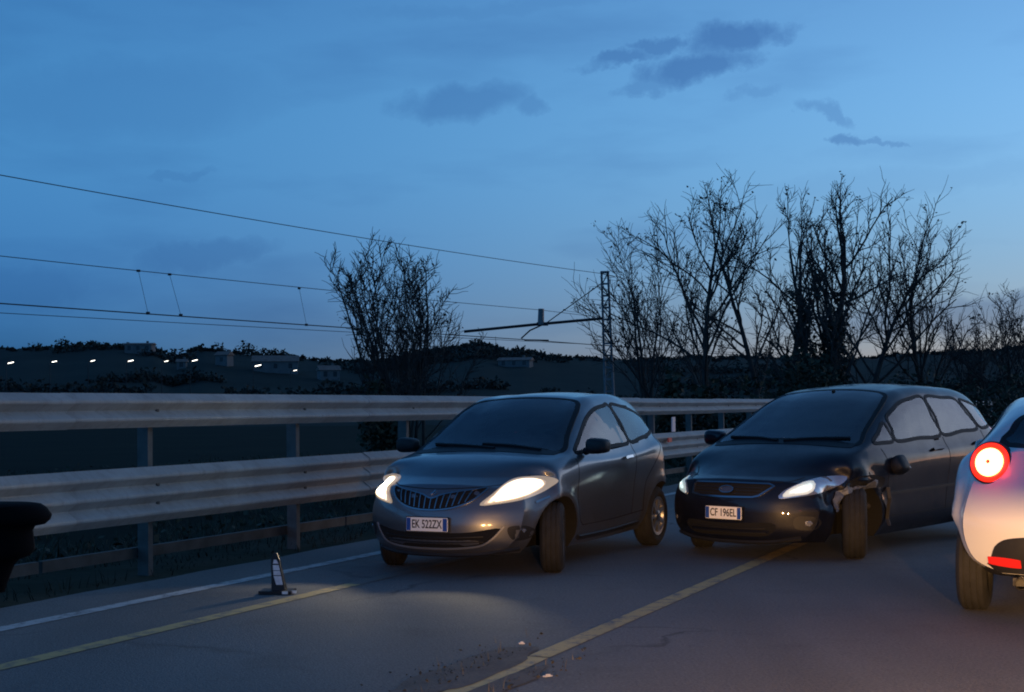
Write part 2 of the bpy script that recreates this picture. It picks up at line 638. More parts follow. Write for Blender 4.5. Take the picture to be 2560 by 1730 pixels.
def strip_sheet(name, lat0, lat1, a0, a1, z, mat, n=120, jitter=0.0):
    V, F = [], []
    for i in range(n + 1):
        t = a0 + (a1 - a0) * i / n
        j0 = jitter * (noise.noise(Vector((t * 0.9, 3.1, 0))) + 0.6 * noise.noise(Vector((t * 4, 1.7, 0))))
        j1 = jitter * (noise.noise(Vector((t * 0.9, 9.3, 0))) + 0.6 * noise.noise(Vector((t * 4, 6.2, 0))))
        V += [road(lat0 + j0, t, z), road(lat1 + j1, t, z)]
    for i in range(n):
        F.append((2 * i, 2 * i + 1, 2 * i + 3, 2 * i + 2))
    return mk(name, V, F, mat, None, False)


# the land: one sheet to the horizon, the road bed raised on a low bank above it
def land_height(x, y):
    lat = x * RC - y * RS
    h = -0.012
    if lat < -8.1:
        d = -8.1 - lat
        h = -0.012 - 0.9 * min(1, d / 3.0) ** 1.3
        h += 0.25 * noise.noise(Vector((x * 0.05, y * 0.05, 0))) * min(1, d / 6)
    if lat > 9.5:
        h = -0.012 - 0.3 * min(1, (lat - 9.5) / 3)
    return h


def hill_top(azd):
    """height of the ridge over the camera in photograph pixels, by photograph x"""
    x = azd
    k = [(-2500, 60), (-1200, 120), (-400, 140), (0, 150), (120, 152), (240, 153), (380, 148), (430, 128), (520, 140), (620, 132),
         (700, 122), (800, 112), (900, 108), (1000, 118), (1110, 142), (1200, 148), (1290, 132), (1400, 118),
         (1520, 108), (1700, 112), (1900, 110), (2100, 108), (2300, 118), (2560, 132), (3200, 120), (4500, 70)]
    for (x0, h0), (x1, h1) in zip(k, k[1:]):
        if x0 <= x <= x1:
            t = (x - x0) / (x1 - x0)
            t = t * t * (3 - 2 * t)
            return h0 + (h1 - h0) * t
    return 60.0


V, F = [], []
rings = [0.5, 2, 4, 6, 8, 10, 12, 15, 18, 22, 27, 34, 42, 52, 65, 80, 100, 130, 170, 220, 300, 420, 600, 1000, 2200, 4500]
NA = 180
for r_ in rings:
    for k in range(NA):
        a = 2 * PI * k / NA
        x, y = r_ * math.sin(a), r_ * math.cos(a)
        V.append((x, y, land_height(x, y)))
for i in range(len(rings) - 1):
    for k in range(NA):
        k2 = (k + 1) % NA
        F.append((i * NA + k, (i + 1) * NA + k, (i + 1) * NA + k2, i * NA + k2))
F.append(tuple(range(NA)))
structure(mk('ground', V, F, M['field'], None, True, 0))

structure(strip_sheet('verge', -9.0, -7.05, -30, 260, 0.012, M['soil'], 400))
structure(strip_sheet('road', -7.22, 9.3, -30, 260, 0.020, M['asphalt'], 600, 0.07))
structure(strip_sheet('road_edge_line', -6.57, -6.43, -30, 260, 0.024, M['white_line'], 400, 0.006))
structure(strip_sheet('lane_marking', -5.60, -5.47, -30, 9.3, 0.024, M['yellow_line'], 200, 0.008))
structure(strip_sheet('lane_marking', -5.60, -5.47, 9.3, 60, 0.024, M['worn_yellow'], 200, 0.010))
structure(strip_sheet('lane_marking', -3.03, -2.90, -30, 6.95, 0.024, M['yellow_line'], 200, 0.006))
structure(strip_sheet('lane_marking', -3.03, -2.90, 6.97, 260, 0.024, M['yellow_line'], 400, 0.006))
structure(strip_sheet('lane_marking', 8.2, 8.35, -30, 260, 0.024, M['white_line'], 200, 0.006))

# far hills: ridge heights read along the skyline
V, F = [], []
NX = 420
dists = [170, 230, 300, 370, 430, 520, 700, 1000]
prof = [0.0, 0.12, 0.40, 0.75, 1.0, 0.95, 0.80, 0.0]
for i in range(NX + 1):
    px = -2500 + 7000 * i / NX
    ht = hill_top(px) + 5 * noise.noise(Vector((px * 0.011, 0, 0))) + 3 * noise.noise(Vector((px * 0.04, 5, 0)))
    for d_, p_ in zip(dists, prof):
        ridge = ht / FPX * 430 + CAM_H + 1.0
        z = -1.2 + (ridge + 1.0) * p_ + 1.2 * p_ * noise.noise(Vector((px * 0.01, d_ * 0.02, 2)))
        V.append(((px - 1280) / FPX * d_, d_, z))
ND = len(dists)
for i in range(NX):
    for k in range(ND - 1):
        F.append((i * ND + k, (i + 1) * ND + k, (i + 1) * ND + k + 1, i * ND + k + 1))
hills = structure(mk('hills', V, F, M['hill'], None, True, 0))
hill_bvh = BVHTree.FromPolygons(V, F)


def on_hill(px, d):
    x = (px - 1280) / FPX * d
    h = hill_bvh.ray_cast(Vector((x, d, 400)), Vector((0, 0, -1)))
    z = h[0].z if h[0] is not None else -1.0
    return Vector((x, d, z))


# ------------------------------------------------------------------ car building kit
def pchip(xs, ys, q):
    xs = np.asarray(xs, float)
    ys = np.asarray(ys, float)
    if xs[0] > xs[-1]:
        xs, ys = xs[::-1], ys[::-1]
    h = np.diff(xs)
    d = np.diff(ys) / h
    m = np.zeros(len(xs))
    for i in range(1, len(xs) - 1):
        if d[i - 1] * d[i] > 0:
            w1, w2 = 2 * h[i] + h[i - 1], h[i] + 2 * h[i - 1]
            m[i] = (w1 + w2) / (w1 / d[i - 1] + w2 / d[i])
    m[0], m[-1] = d[0], d[-1]
    q = np.clip(q, xs[0], xs[-1])
    k = np.clip(np.searchsorted(xs, q, 'right') - 1, 0, len(h) - 1)
    t = (q - xs[k]) / h[k]
    return ((2 * t ** 3 - 3 * t ** 2 + 1) * ys[k] + (t ** 3 - 2 * t ** 2 + t) * h[k] * m[k]
            + (-2 * t ** 3 + 3 * t ** 2) * ys[k + 1] + (t ** 3 - t ** 2) * h[k] * m[k + 1])


def catmull(P, sub):
    """P: list of arrays (n,2) key points -> dense"""
    n = len(P)
    out = []
    for i in range(n - 1):
        p0 = P[i - 1] if i > 0 else 2 * P[0] - P[1]
        p1, p2 = P[i], P[i + 1]
        p3 = P[i + 2] if i + 2 < n else np.stack([-P[n - 2][:, 0], P[n - 2][:, 1]], 1)
        for s in range(sub):
            t = s / sub
            out.append(0.5 * ((2 * p1) + (-p0 + p2) * t + (2 * p0 - 5 * p1 + 4 * p2 - p3) * t * t
                              + (-p0 + 3 * p1 - 3 * p2 + p3) * t ** 3))
    out.append(P[-1])
    return out


def smoothstep(a, b, x):
    t = np.clip((x - a) / (b - a), 0, 1)
    return t * t * (3 - 2 * t)


class Car:
    def __init__(self, name, curves, front, rear, paint, wheels, sculpt=None):
        """curves: 8 lists of (x, y, z) from floor edge to roof centre; front/rear: dict(x, a, prof, bow, half, pw)"""
        self.root = empty(name)
        self.windows = []
        xf, xr = front['x'], rear['x']
        t = np.linspace(0, 1, 150)
        xs = xr + (xf - xr) * (0.5 - 0.5 * np.cos(PI * t)) * 0.55 + (xf - xr) * t * 0.45
        P = []
        for c in curves:
            c = np.array(c, float)
            P.append(np.stack([pchip(c[:, 0], c[:, 1], xs), pchip(c[:, 0], c[:, 2], xs)], 1))
        sub = 6
        D = catmull(P, sub)                       # list over section of (nx,2)
        S = 4 * sub                               # shoulder row: end of the side run
        Mx = len(D) - 1
        m = Mx - S
        nx = len(xs)
        V, F, idx = [], [], {}

        def vert(key, x, y, z):
            V.append((x, y, z))
            idx[key] = len(V) - 1
        for i in range(nx):
            for j in range(Mx + 1):
                y, z = D[j][i]
                vert(('s', i, j), xs[i], 0.0 if j == Mx else max(y, 0.001), z)
            for c in range(1, m + 1):
                fr = 1 - c / m
                vert(('b', i, c), xs[i], D[0][i][0] * fr, D[0][i][1])

        def topf(i, c):
            return D[S + c][i][0] / D[S][i][0]
        for e, i in (('r', 0), ('f', nx - 1)):
            for r in range(1, S):
                for c in range(1, m + 1):
                    w = r / S
                    fr = (1 - c / m) * (1 - w) + topf(i, c) * w
                    vert((e, r, c), xs[i], 0.0 if c == m else D[r][i][0] * fr, D[r][i][1] + (D[S + c][i][1] - D[S][i][1]) * w * w)

        def capv(e, i, r, c):
            if c == 0:
                return idx[('s', i, r)]
            if r == S:
                return idx[('s', i, S + c)]
            if r == 0:
                return idx[('b', i, c)]
            return idx[(e, r, c)]
        for i in range(nx - 1):
            for j in range(Mx):
                F.append((idx[('s', i, j)], idx[('s', i + 1, j)], idx[('s', i + 1, j + 1)], idx[('s', i, j + 1)]))
            for c in range(m):
                a = idx[('s', i, 0)] if c == 0 else idx[('b', i, c)]
                b = idx[('s', i + 1, 0)] if c == 0 else idx[('b', i + 1, c)]
                F.append((a, idx[('b', i, c + 1)], idx[('b', i + 1, c + 1)], b))
        for e, i in (('r', 0), ('f', nx - 1)):
            for r in range(S):
                for c in range(m):
                    q = (capv(e, i, r, c), capv(e, i, r, c + 1), capv(e, i, r + 1, c + 1), capv(e, i, r + 1, c))
                    F.append(q if e == 'f' else q[::-1])
        A = np.array(V)
        for sgn, g in ((1, front), (-1, rear)):
            w = smoothstep(0, 1, (A[:, 0] * sgn - g['a'] * sgn) / (g['x'] * sgn - g['a'] * sgn))
            pz = np.array(g['prof'], float)
            back = pchip(pz[:, 0], pz[:, 1], A[:, 2]) + g['bow'] * (np.abs(A[:, 1]) / g['half']) ** g['pw']
            A[:, 0] -= sgn * w * back
        for (wx, wy, wr, _) in wheels:             # flared arches
            rr = np.hypot(A[:, 0] - wx, A[:, 2] - wr)
            side = smoothstep(0.5, 0.75, A[:, 1])
            A[:, 1] += 0.018 * np.exp(-((rr - wr - 0.07) / 0.05) ** 2) * side
        A2 = A.copy()
        A2[:, 1] *= -1
        n = len(A)
        V2 = np.vstack([A, A2])
        F2 = F + [tuple(k + n for k in f[::-1]) for f in F]
        if sculpt is not None:
            V2 = sculpt(V2)
        bm = bmesh.new()
        bv = [bm.verts.new(p) for p in V2]
        for f in F2:
            try:
                bm.faces.new([bv[k] for k in f])
            except ValueError:
                pass
        bmesh.ops.remove_doubles(bm, verts=bm.verts, dist=0.0004)
        bmesh.ops.recalc_face_normals(bm, faces=bm.faces)
        self.bvh = BVHTree.FromBMesh(bm)
        me = bpy.data.meshes.new('body')
        bm.to_mesh(me)
        bm.free()
        me.materials.append(paint)
        me.materials.append(M['void_shade'])
        body = link_mesh('body', me, None, self.root)
        # wheel wells cut out
        cut = MB()
        for (wx, wy, wr, _) in wheels:
            for s in (1, -1):
                R = wr + 0.05
                nn = 36
                vv, ff = [], []
                for y in (0.42 * s, 1.4 * s):
                    for k in range(nn):
                        a = 2 * PI * k / nn
                        vv.append((wx + R * math.cos(a), y, wr + R * math.sin(a) - (0.12 if math.sin(a) < -0.3 else 0)))
                for k in range(nn):
                    k2 = (k + 1) % nn
                    ff.append((k, k2, nn + k2, nn + k))
                ff.append(tuple(range(nn - 1, -1, -1)))
                ff.append(tuple(range(nn, 2 * nn)))
                cut.add(vv, ff)
        co = cut.build('cutter', M['void_shade'], None, False)
        cbm = bmesh.new()
        cbm.from_mesh(co.data)
        bmesh.ops.recalc_face_normals(cbm, faces=cbm.faces)
        cbm.to_mesh(co.data)
        cbm.free()
        md = body.modifiers.new('cut', 'BOOLEAN')
        md.operation = 'DIFFERENCE'
        md.object = co
        md.solver = 'EXACT'
        md.material_mode = 'TRANSFER'
        bpy.context.view_layer.update()
        dg = bpy.context.evaluated_depsgraph_get()
        me2 = bpy.data.meshes.new_from_object(body.evaluated_get(dg))
        body.modifiers.clear()
        body.data = me2
        me2.shade_smooth()
        me2.set_sharp_from_angle(angle=rad(32))
        bpy.data.objects.remove(co)
        self.body = body

    # ---- projecting things on to the body surface
    def hit(self, u, v, a):
        d = Vector((-math.cos(a), -math.sin(a), 0))
        uv = Vector((-math.sin(a), math.cos(a), 0))
        o = uv * u + Vector((0, 0, v)) - d * 8.0
        p, n, _, _ = self.bvh.ray_cast(o, d)
        if p is None:
            p, n, _, _ = self.bvh.find_nearest(o + d * 6.5)
        if n.dot(d) > 0:
            n = -n
        return p, n

    @staticmethod
    def flat(pts, a):
        """2D outline for view azimuth a (degrees): pts are (x, y, z), or already (u, v)"""
        a = rad(a)
        return [(-p[0] * math.sin(a) + p[1] * math.cos(a), p[2]) if len(p) == 3 else p for p in pts]

    @staticmethod
    def dense(pts, closed, step=0.02, curve=True):
        P = [Vector(p) for p in pts]
        n = len(P)
        out = []
        rng = n if closed else n - 1
        for i in range(rng):
            p1, p2 = P[i], P[(i + 1) % n]
            p0 = P[i - 1] if (closed or i > 0) else 2 * p1 - p2
            p3 = P[(i + 2) % n] if (closed or i + 2 < n) else 2 * p2 - p1
            k = max(1, int((p2 - p1).length / step))
            for s in range(k):
                t = s / k
                if curve:
                    out.append(0.5 * ((2 * p1) + (p2 - p0) * t + (2 * p0 - 5 * p1 + 4 * p2 - p3) * t * t
                                      + (3 * p1 - p0 - 3 * p2 + p3) * t ** 3))
                else:
                    out.append(p1.lerp(p2, t))
        if not closed:
            out.append(P[-1])
        return out

    def patch(self, name, pts, a, mat, parent=None, off=0.004, dome=0.0, skirt=0.014, res=0.035, curve=True, mirror=False):
        pol = self.dense(self.flat(pts, a), True, 0.025, curve)
        n = len(pol)
        xs = [p.x for p in pol]
        ys = [p.y for p in pol]

        def inside(q):
            c = False
            for i in range(n):
                p1, p2 = pol[i], pol[i - 1]
                if (p1.y > q.y) != (p2.y > q.y) and q.x < (p2.x - p1.x) * (q.y - p1.y) / (p2.y - p1.y) + p1.x:
                    c = not c
            return c

        def edged(q):
            best = 9
            for i in range(n):
                p1, p2 = pol[i - 1], pol[i]
                e = p2 - p1
                t = max(0, min(1, (q - p1).dot(e) / max(e.length_squared, 1e-12)))
                best = min(best, (p1 + e * t - q).length)
            return best
        pin = []
        y = min(ys) + res * 0.5
        while y < max(ys):
            x = min(xs) + res * 0.5
            while x < max(xs):
                q = Vector((x, y))
                if inside(q) and edged(q) > res * 0.35:
                    pin.append(q)
                x += res
            y += res
        vo, _, fo, _, _, _ = delaunay_2d_cdt(pol + pin, [(i, (i + 1) % n) for i in range(n)], [], 1, 1e-6)
        ar = rad(a)
        V, base, edge = [], [], []
        window = mat in (M['glass'], M['side_glass'])
        if window:
            self.windows.append((pol, ar, mirror))
            skirt = off
        for q in vo:
            p, nn = self.hit(q.x, q.y, ar)
            o = off
            ed = edged(q) if dome else 0.0
            edge.append(ed)
            if dome:
                o += dome * (1 - math.exp(-ed / 0.035))
            V.append(p + nn * o)
            base.append(p - nn * (skirt - off))
        F = [tuple(f) for f in fo]
        cnt = {}
        for f in F:
            for i in range(len(f)):
                e = (f[i - 1], f[i])
                cnt[tuple(sorted(e))] = cnt.get(tuple(sorted(e)), 0) + 1
        N = len(V)
        bd = [(f[i - 1], f[i]) for f in F for i in range(len(f)) if cnt[tuple(sorted((f[i - 1], f[i])))] == 1]
        mp = {}
        if window:
            bd = []
        for e in bd:
            for k in e:
                if k not in mp:
                    mp[k] = len(V)
                    V.append(base[k])
                    edge.append(0.0)
        F2 = list(F)
        for (i, j) in bd:
            F2.append((j, i, mp[i], mp[j]))
        if mirror:
            V = [Vector((p.x, -p.y, p.z)) for p in V]
            F2 = [f[::-1] for f in F2]
        bm = bmesh.new()
        bv = [bm.verts.new(p) for p in V]
        for f in F2:
            try:
                bm.faces.new([bv[k] for k in f])
            except ValueError:
                pass
        bmesh.ops.recalc_face_normals(bm, faces=bm.faces)
        me = bpy.data.meshes.new(name)
        bm.to_mesh(me)
        bm.free()
        if dome:
            at_ = me.attributes.new('edge', 'FLOAT', 'POINT')
            at_.data.foreach_set('value', edge)
        # make sure the outer face looks outwards
        c = sum((Vector(p) for p in V[:N]), Vector()) / N
        f0 = max(me.polygons[:len(F)], key=lambda f: f.area) if len(me.polygons) else None
        if f0 is not None:
            outw = Vector((math.cos(ar), math.sin(ar) * (-1 if mirror else 1), 0.15))
            if f0.normal.dot(outw) < 0:
                me.flip_normals()
        me.shade_smooth()
        me.set_sharp_from_angle(angle=rad(40))
        return link_mesh(name, me, mat, parent or self.root)

    def strip(self, name, pts, a, width, height, mat, parent=None, closed=False, curve=True, mirror=False, sink=0.004, step=0.02):
        pol = self.dense(self.flat(pts, a), closed, step, curve)
        ar = rad(a)
        H = [self.hit(p.x, p.y, ar) for p in pol]
        n = len(H)
        V, F = [], []
        for i, (p, nn) in enumerate(H):
            i0, i1 = ((i - 1) % n, (i + 1) % n) if closed else (max(0, i - 1), min(n - 1, i + 1))
            t = (H[i1][0] - H[i0][0])
            if t.length < 1e-6:
                t = Vector((0, 0, 1))
            t.normalize()
            b = nn.cross(t).normalized() * width * 0.5
            V += [p + b - nn * sink, p + b * 0.8 + nn * height, p - b * 0.8 + nn * height, p - b - nn * sink]
        rng = n if closed else n - 1
        for i in range(rng):
            j = (i + 1) % n
            for k in range(3):
                F.append((4 * i + k, 4 * i + k + 1, 4 * j + k + 1, 4 * j + k))
        if mirror:
            V = [Vector((p.x, -p.y, p.z)) for p in V]
            F = [f[::-1] for f in F]
        return mk(name, V, F, mat, parent or self.root, True, 50)

    def open_windows(self):
        """cut the body away behind every pane and line the cabin"""
        bm = bmesh.new()
        bm.from_mesh(self.body.data)
        bm.faces.ensure_lookup_table()
        kill = set()
        for (pol, ar, mir) in self.windows:
            xs = [p.x for p in pol]
            ys = [p.y for p in pol]
            x0, x1, y0, y1 = min(xs), max(xs), min(ys), max(ys)
            n = len(pol)
            ca, sa_ = math.cos(ar), math.sin(ar)
            for f in bm.faces:
                c = f.calc_center_median()
                if not (y0 < c.z < y1):
                    continue
                y = -c.y if mir else c.y
                u = -c.x * sa_ + y * ca
                if not (x0 < u < x1):
                    continue
                ny = -f.normal.y if mir else f.normal.y
                if f.normal.x * ca + ny * sa_ < 0.05:
                    continue
                ins = False
                for i in range(n):
                    p1, p2 = pol[i], pol[i - 1]
                    if (p1.y > c.z) != (p2.y > c.z) and u < (p2.x - p1.x) * (c.z - p1.y) / (p2.y - p1.y) + p1.x:
                        ins = not ins
                if ins:
                    kill.add(f.index)
        bmesh.ops.delete(bm, geom=[bm.faces[i] for i in kill], context='FACES')
        bm.to_mesh(self.body.data)
        # lining: the same shell a hand's breadth further in, facing the cabin
        bm.normal_update()
        low_f = [f for f in bm.faces if f.calc_center_median().z < 0.62 or f.material_index == 1]
        nrm = {v: v.normal.copy() for v in bm.verts}
        for v in bm.verts:
            v.co -= nrm[v] * 0.03
        bmesh.ops.delete(bm, geom=low_f, context='FACES')
        bmesh.ops.reverse_faces(bm, faces=bm.faces)
        me = bpy.data.meshes.new('cabin_lining')
        bm.to_mesh(me)
        bm.free()
        me.materials.clear()
        link_mesh('cabin_lining', me, M['cabin'], self.root)

    def cabin(self, x_dash, z_dash, x_seat, x_bench, half, x_wheel, z_floor=.45):
        def pad(name, c, sz, tilt, mat, parent, bev=.05):
            bm = bmesh.new()
            bmesh.ops.create_cube(bm, size=1)
            for v in bm.verts:
                v.co = Vector((v.co.x * sz[0], v.co.y * sz[1], v.co.z * sz[2]))
            bmesh.ops.bevel(bm, geom=bm.edges[:], offset=min(bev, min(sz) * .45), segments=3, affect='EDGES')
            bmesh.ops.rotate(bm, verts=bm.verts, cent=(0, 0, 0), matrix=Matrix.Rotation(tilt, 3, 'Y'))
            bmesh.ops.translate(bm, verts=bm.verts, vec=c)
            me = bpy.data.meshes.new(name)
            bm.to_mesh(me)
            bm.free()
            me.shade_smooth()
            return link_mesh(name, me, mat, parent)
        pad('dashboard', (x_dash - .30, 0, z_dash - .20), (.50, half * 2 - .06, .34), .05, M['cabin'], self.root, .08)
        pad('cabin_floor', ((x_dash + x_bench) / 2 - .3, 0, z_floor), (x_dash - x_bench + .7, half * 2 - .02, .05), 0, M['cabin'], self.root, .01)
        for s in (1, -1):
            st = pad('seat', (x_seat, s * half * .52, z_floor + .36), (.14, half * .68, .60), -.28, M['seat_cloth'], self.root)
            pad('headrest', (x_seat - .14, s * half * .52, z_floor + .76), (.09, .25, .17), -.2, M['seat_cloth'], st, .04)
            pad('seat_cushion', (x_seat + .28, s * half * .52, z_floor + .13), (.50, half * .66, .16), .08, M['seat_cloth'], st)
        bn = pad('rear_seat', (x_bench, 0, z_floor + .36), (.16, half * 1.8, .58), -.25, M['seat_cloth'], self.root)
        for y in (-.36, .36):
            pad('headrest', (x_bench - .12, y, z_floor + .72), (.08, .24, .14), -.2, M['seat_cloth'], bn, .04)
        P = []
        for k in range(25):
            a = 2 * PI * k / 24
            q = Vector((0, .185 * math.cos(a), .185 * math.sin(a)))
            q.rotate(Matrix.Rotation(.42, 3, 'Y'))
            P.append(q)
        w = MB().tube(P, .014, 8, False).build('steering_wheel', M['black_plastic'], self.root)
        MB().tube([P[0], (0, 0, 0), P[12]], .016, 6).build('wheel_spoke', M['black_plastic'], w)
        MB().tube([(0.22, 0, -.10), (0, 0, 0)], [.05, .06], 10).build('wheel_hub', M['black_plastic'], w)
        w.location = (x_wheel, half * .52, z_dash + .02)
        MB().box((0, 0, 0), (.03, .22, .07)).build('rear_view_mirror', M['black_plastic'], self.root, False, loc=(x_wheel - .05 - .30, 0, z_dash + .33))

    def place(self, x, y, theta, z=0.02, wide=1.0):
        self.root.scale = (1, wide, 1)
        self.root.location = (x, y, z)
        self.root.rotation_euler = (0, 0, math.atan2(-math.cos(theta), -math.sin(theta)))


_wheel_cache = {}


def add_wheel(car, x, y, r, w, steer, spokes, side):
    """tyre with tread grooves, alloy rim with spokes, hub"""
    key = (r, w, spokes)
    if key not in _wheel_cache:
        hw = w / 2
        rr = r * 0.66
        prof = [(-hw * 0.80, rr), (-hw, rr + 0.25 * (r - rr)), (-hw, r - 0.45 * (r - rr)), (-hw * 0.90, r - 0.025), (-hw * 0.72, r - 0.004)]
        for g in (-0.42, 0.0, 0.42):
            prof += [(hw * (g - 0.06), r), (hw * (g - 0.05), r - 0.007), (hw * (g + 0.05), r - 0.007), (hw * (g + 0.06), r)]
        prof += [(hw * 0.72, r - 0.004), (hw * 0.90, r - 0.025), (hw, r - 0.45 * (r - rr)), (hw, rr + 0.25 * (r - rr)), (hw * 0.80, rr)]
        ty = MB().lathe(prof, 44)
        ri = MB().lathe([(hw * 0.62, 0.02), (hw * 0.60, rr * 0.80), (hw * 0.80, rr * 0.90), (hw * 0.86, rr * 1.01), (hw * 0.3, rr * 0.99),
                         (-hw * 0.5, rr * 0.97), (-hw * 0.8, rr * 1.01)], 44)
        # dark disc behind the spokes is the brake side; spokes stand proud
        sp = MB()
        for k in range(spokes):
            a = 2 * PI * k / spokes
            R = Matrix.Rotation(-a, 3, 'Y')
            sp.box(R @ Vector((rr * 0.50, hw * 0.70, 0)), (rr * 0.82, 0.028, 0.045), R)
        sp.lathe([(hw * 0.60, rr * 0.80), (hw * 0.86, rr * 0.84), (hw * 0.90, rr * 0.98), (hw * 0.5, rr * 1.0)], 40)
        hb = MB().lathe([(hw * 0.5, 0.055), (hw * 0.92, 0.05), (hw * 0.97, 0.03), (hw * 0.98, 0.001)], 20)
        _wheel_cache[key] = [ty, ri, sp, hb]
    ty, ri, sp, hb = _wheel_cache[key]
    t = ty.build('wheel', M['tyre'], car.root, True, 40)
    ri.build('brake_disc', M['black_plastic'], t)
    sp.build('rim', M['rim'], t)
    hb.build('hub_cap', M['dull_chrome'], t)
    t.location = (x, y, r)
    t.rotation_euler = (0, 0, steer + (0 if side > 0 else PI))
    return t


def text_mesh(name, s, size, mat, parent, width=None, loc=(0, 0, 0), rot=(0, 0, 0)):
    cu = bpy.data.curves.new(name, 'FONT')
    cu.body = s
    cu.size = size
    cu.align_x = 'CENTER'
    cu.align_y = 'CENTER'
    cu.extrude = 0.0008
    cu.offset = size * 0.012
    tmp = bpy.data.objects.new(name, cu)
    col.objects.link(tmp)
    bpy.context.view_layer.update()
    me = bpy.data.meshes.new_from_object(tmp.evaluated_get(bpy.context.evaluated_depsgraph_get()))
    bpy.data.objects.remove(tmp)
    if width:
        xs = [v.co.x for v in me.vertices]
        k = width / (max(xs) - min(xs))
        for v in me.vertices:
            v.co.x *= k
    me.materials.clear()
    o = link_mesh(name, me, mat, parent)
    o.location = loc
    o.rotation_euler = rot
    return o


def number_plate(car, x, z, txt, tilt, w=0.36, h=0.11, facing=1, y=0.0):
    """plate facing forwards (+x) or backwards"""
    bm = bmesh.new()
    bmesh.ops.create_cube(bm, size=1)
    for v in bm.verts:
        v.co = Vector((v.co.x * 0.012, v.co.y * w, v.co.z * h))
    bmesh.ops.bevel(bm, geom=bm.edges[:], offset=0.003, segments=2, affect='EDGES')
    me = bpy.data.meshes.new('number_plate')
    bm.to_mesh(me)
    bm.free()
    p = link_mesh('number_plate', me, M['plate'], car.root)
    p.location = (x, y, z)
    p.rotation_euler = (0, -tilt, 0 if facing > 0 else PI)
    for s in (-1, 1):
        MB().box((0.0065, s * (w / 2 - 0.022), 0), (0.002, 0.036, h * 0.93)).build('blue_band', M['plate_blue'], p, False)
    MB().box((-0.010, 0, 0), (0.012, w + 0.014, h + 0.014)).build('plate_holder', M['black_plastic'], p, False)
    t = text_mesh('plate_characters', txt, 0.095, M['plate_ink'], p, w * 0.72, (0.0068, 0, 0), (PI / 2, 0, PI / 2))
    return p


def spot(name, parent, loc, direction, power, angle, blend, colr, radius=0.06):
    L = bpy.data.lights.new(name, 'SPOT')
    L.energy = power
    L.spot_size = angle
    L.spot_blend = blend
    L.color = colr
    L.shadow_soft_size = radius
    o = bpy.data.objects.new(name, L)
    col.objects.link(o)
    o.parent = parent
    o.location = loc
    o.rotation_euler = (-Vector(direction)).to_track_quat('Z', 'Y').to_euler()
    return o


def door_mirror(car, base, head, mat, size=(0.10, 0.19, 0.13), rot=0.0, label=None):
    """rounded housing on a short foot, mirror glass on the back"""
    bm = bmesh.new()
    bmesh.ops.create_uvsphere(bm, u_segments=24, v_segments=14, radius=1.0)
    for v in bm.verts:
        c = v.co
        f = lambda t, e: math.copysign(abs(t) ** e, t)
        c = Vector((f(c.x, 0.7), f(c.y, 0.55), f(c.z, 0.6)))
        if c.x < -0.25:
            c.x = -0.25 + (c.x + 0.25) * 0.12
        v.co = Vector((c.x * size[0], c.y * size[1] / 2, c.z * size[2] / 2 * (1 - 0.12 * c.y)))
    me = bpy.data.meshes.new('door_mirror')
    bm.to_mesh(me)
    bm.free()
    me.shade_smooth()
    o = link_mesh('door_mirror', me, mat, car.root)
    o.location = head
    o.rotation_euler = (rot, 0, 0)
    b = Vector(base) - Vector(head)
    MB().tube([b, b * 0.55 + Vector((0, 0, -0.01)), (0, 0, -size[2] * 0.3)], [0.035, 0.026, 0.03], 10).build('mirror_foot', M['black_plastic'], o)
    MB().box((-0.038 * size[0] / 0.1, 0, 0), (0.006, size[1] * 0.82, size[2] * 0.76)).build('mirror_glass', M['chrome'], o, False)
    return o


def wiper(car, pts, a, parent=None):
    return car.strip('wiper', pts, a, 0.022, 0.022, M['seal'], parent, curve=True)


def side(pts):
    return [(x, 0, z) for x, z in pts]


def fr(pts):
    return [(0, y, z) for y, z in pts]


def mirrored(pts):
    return [(-y, z) for y, z in pts]


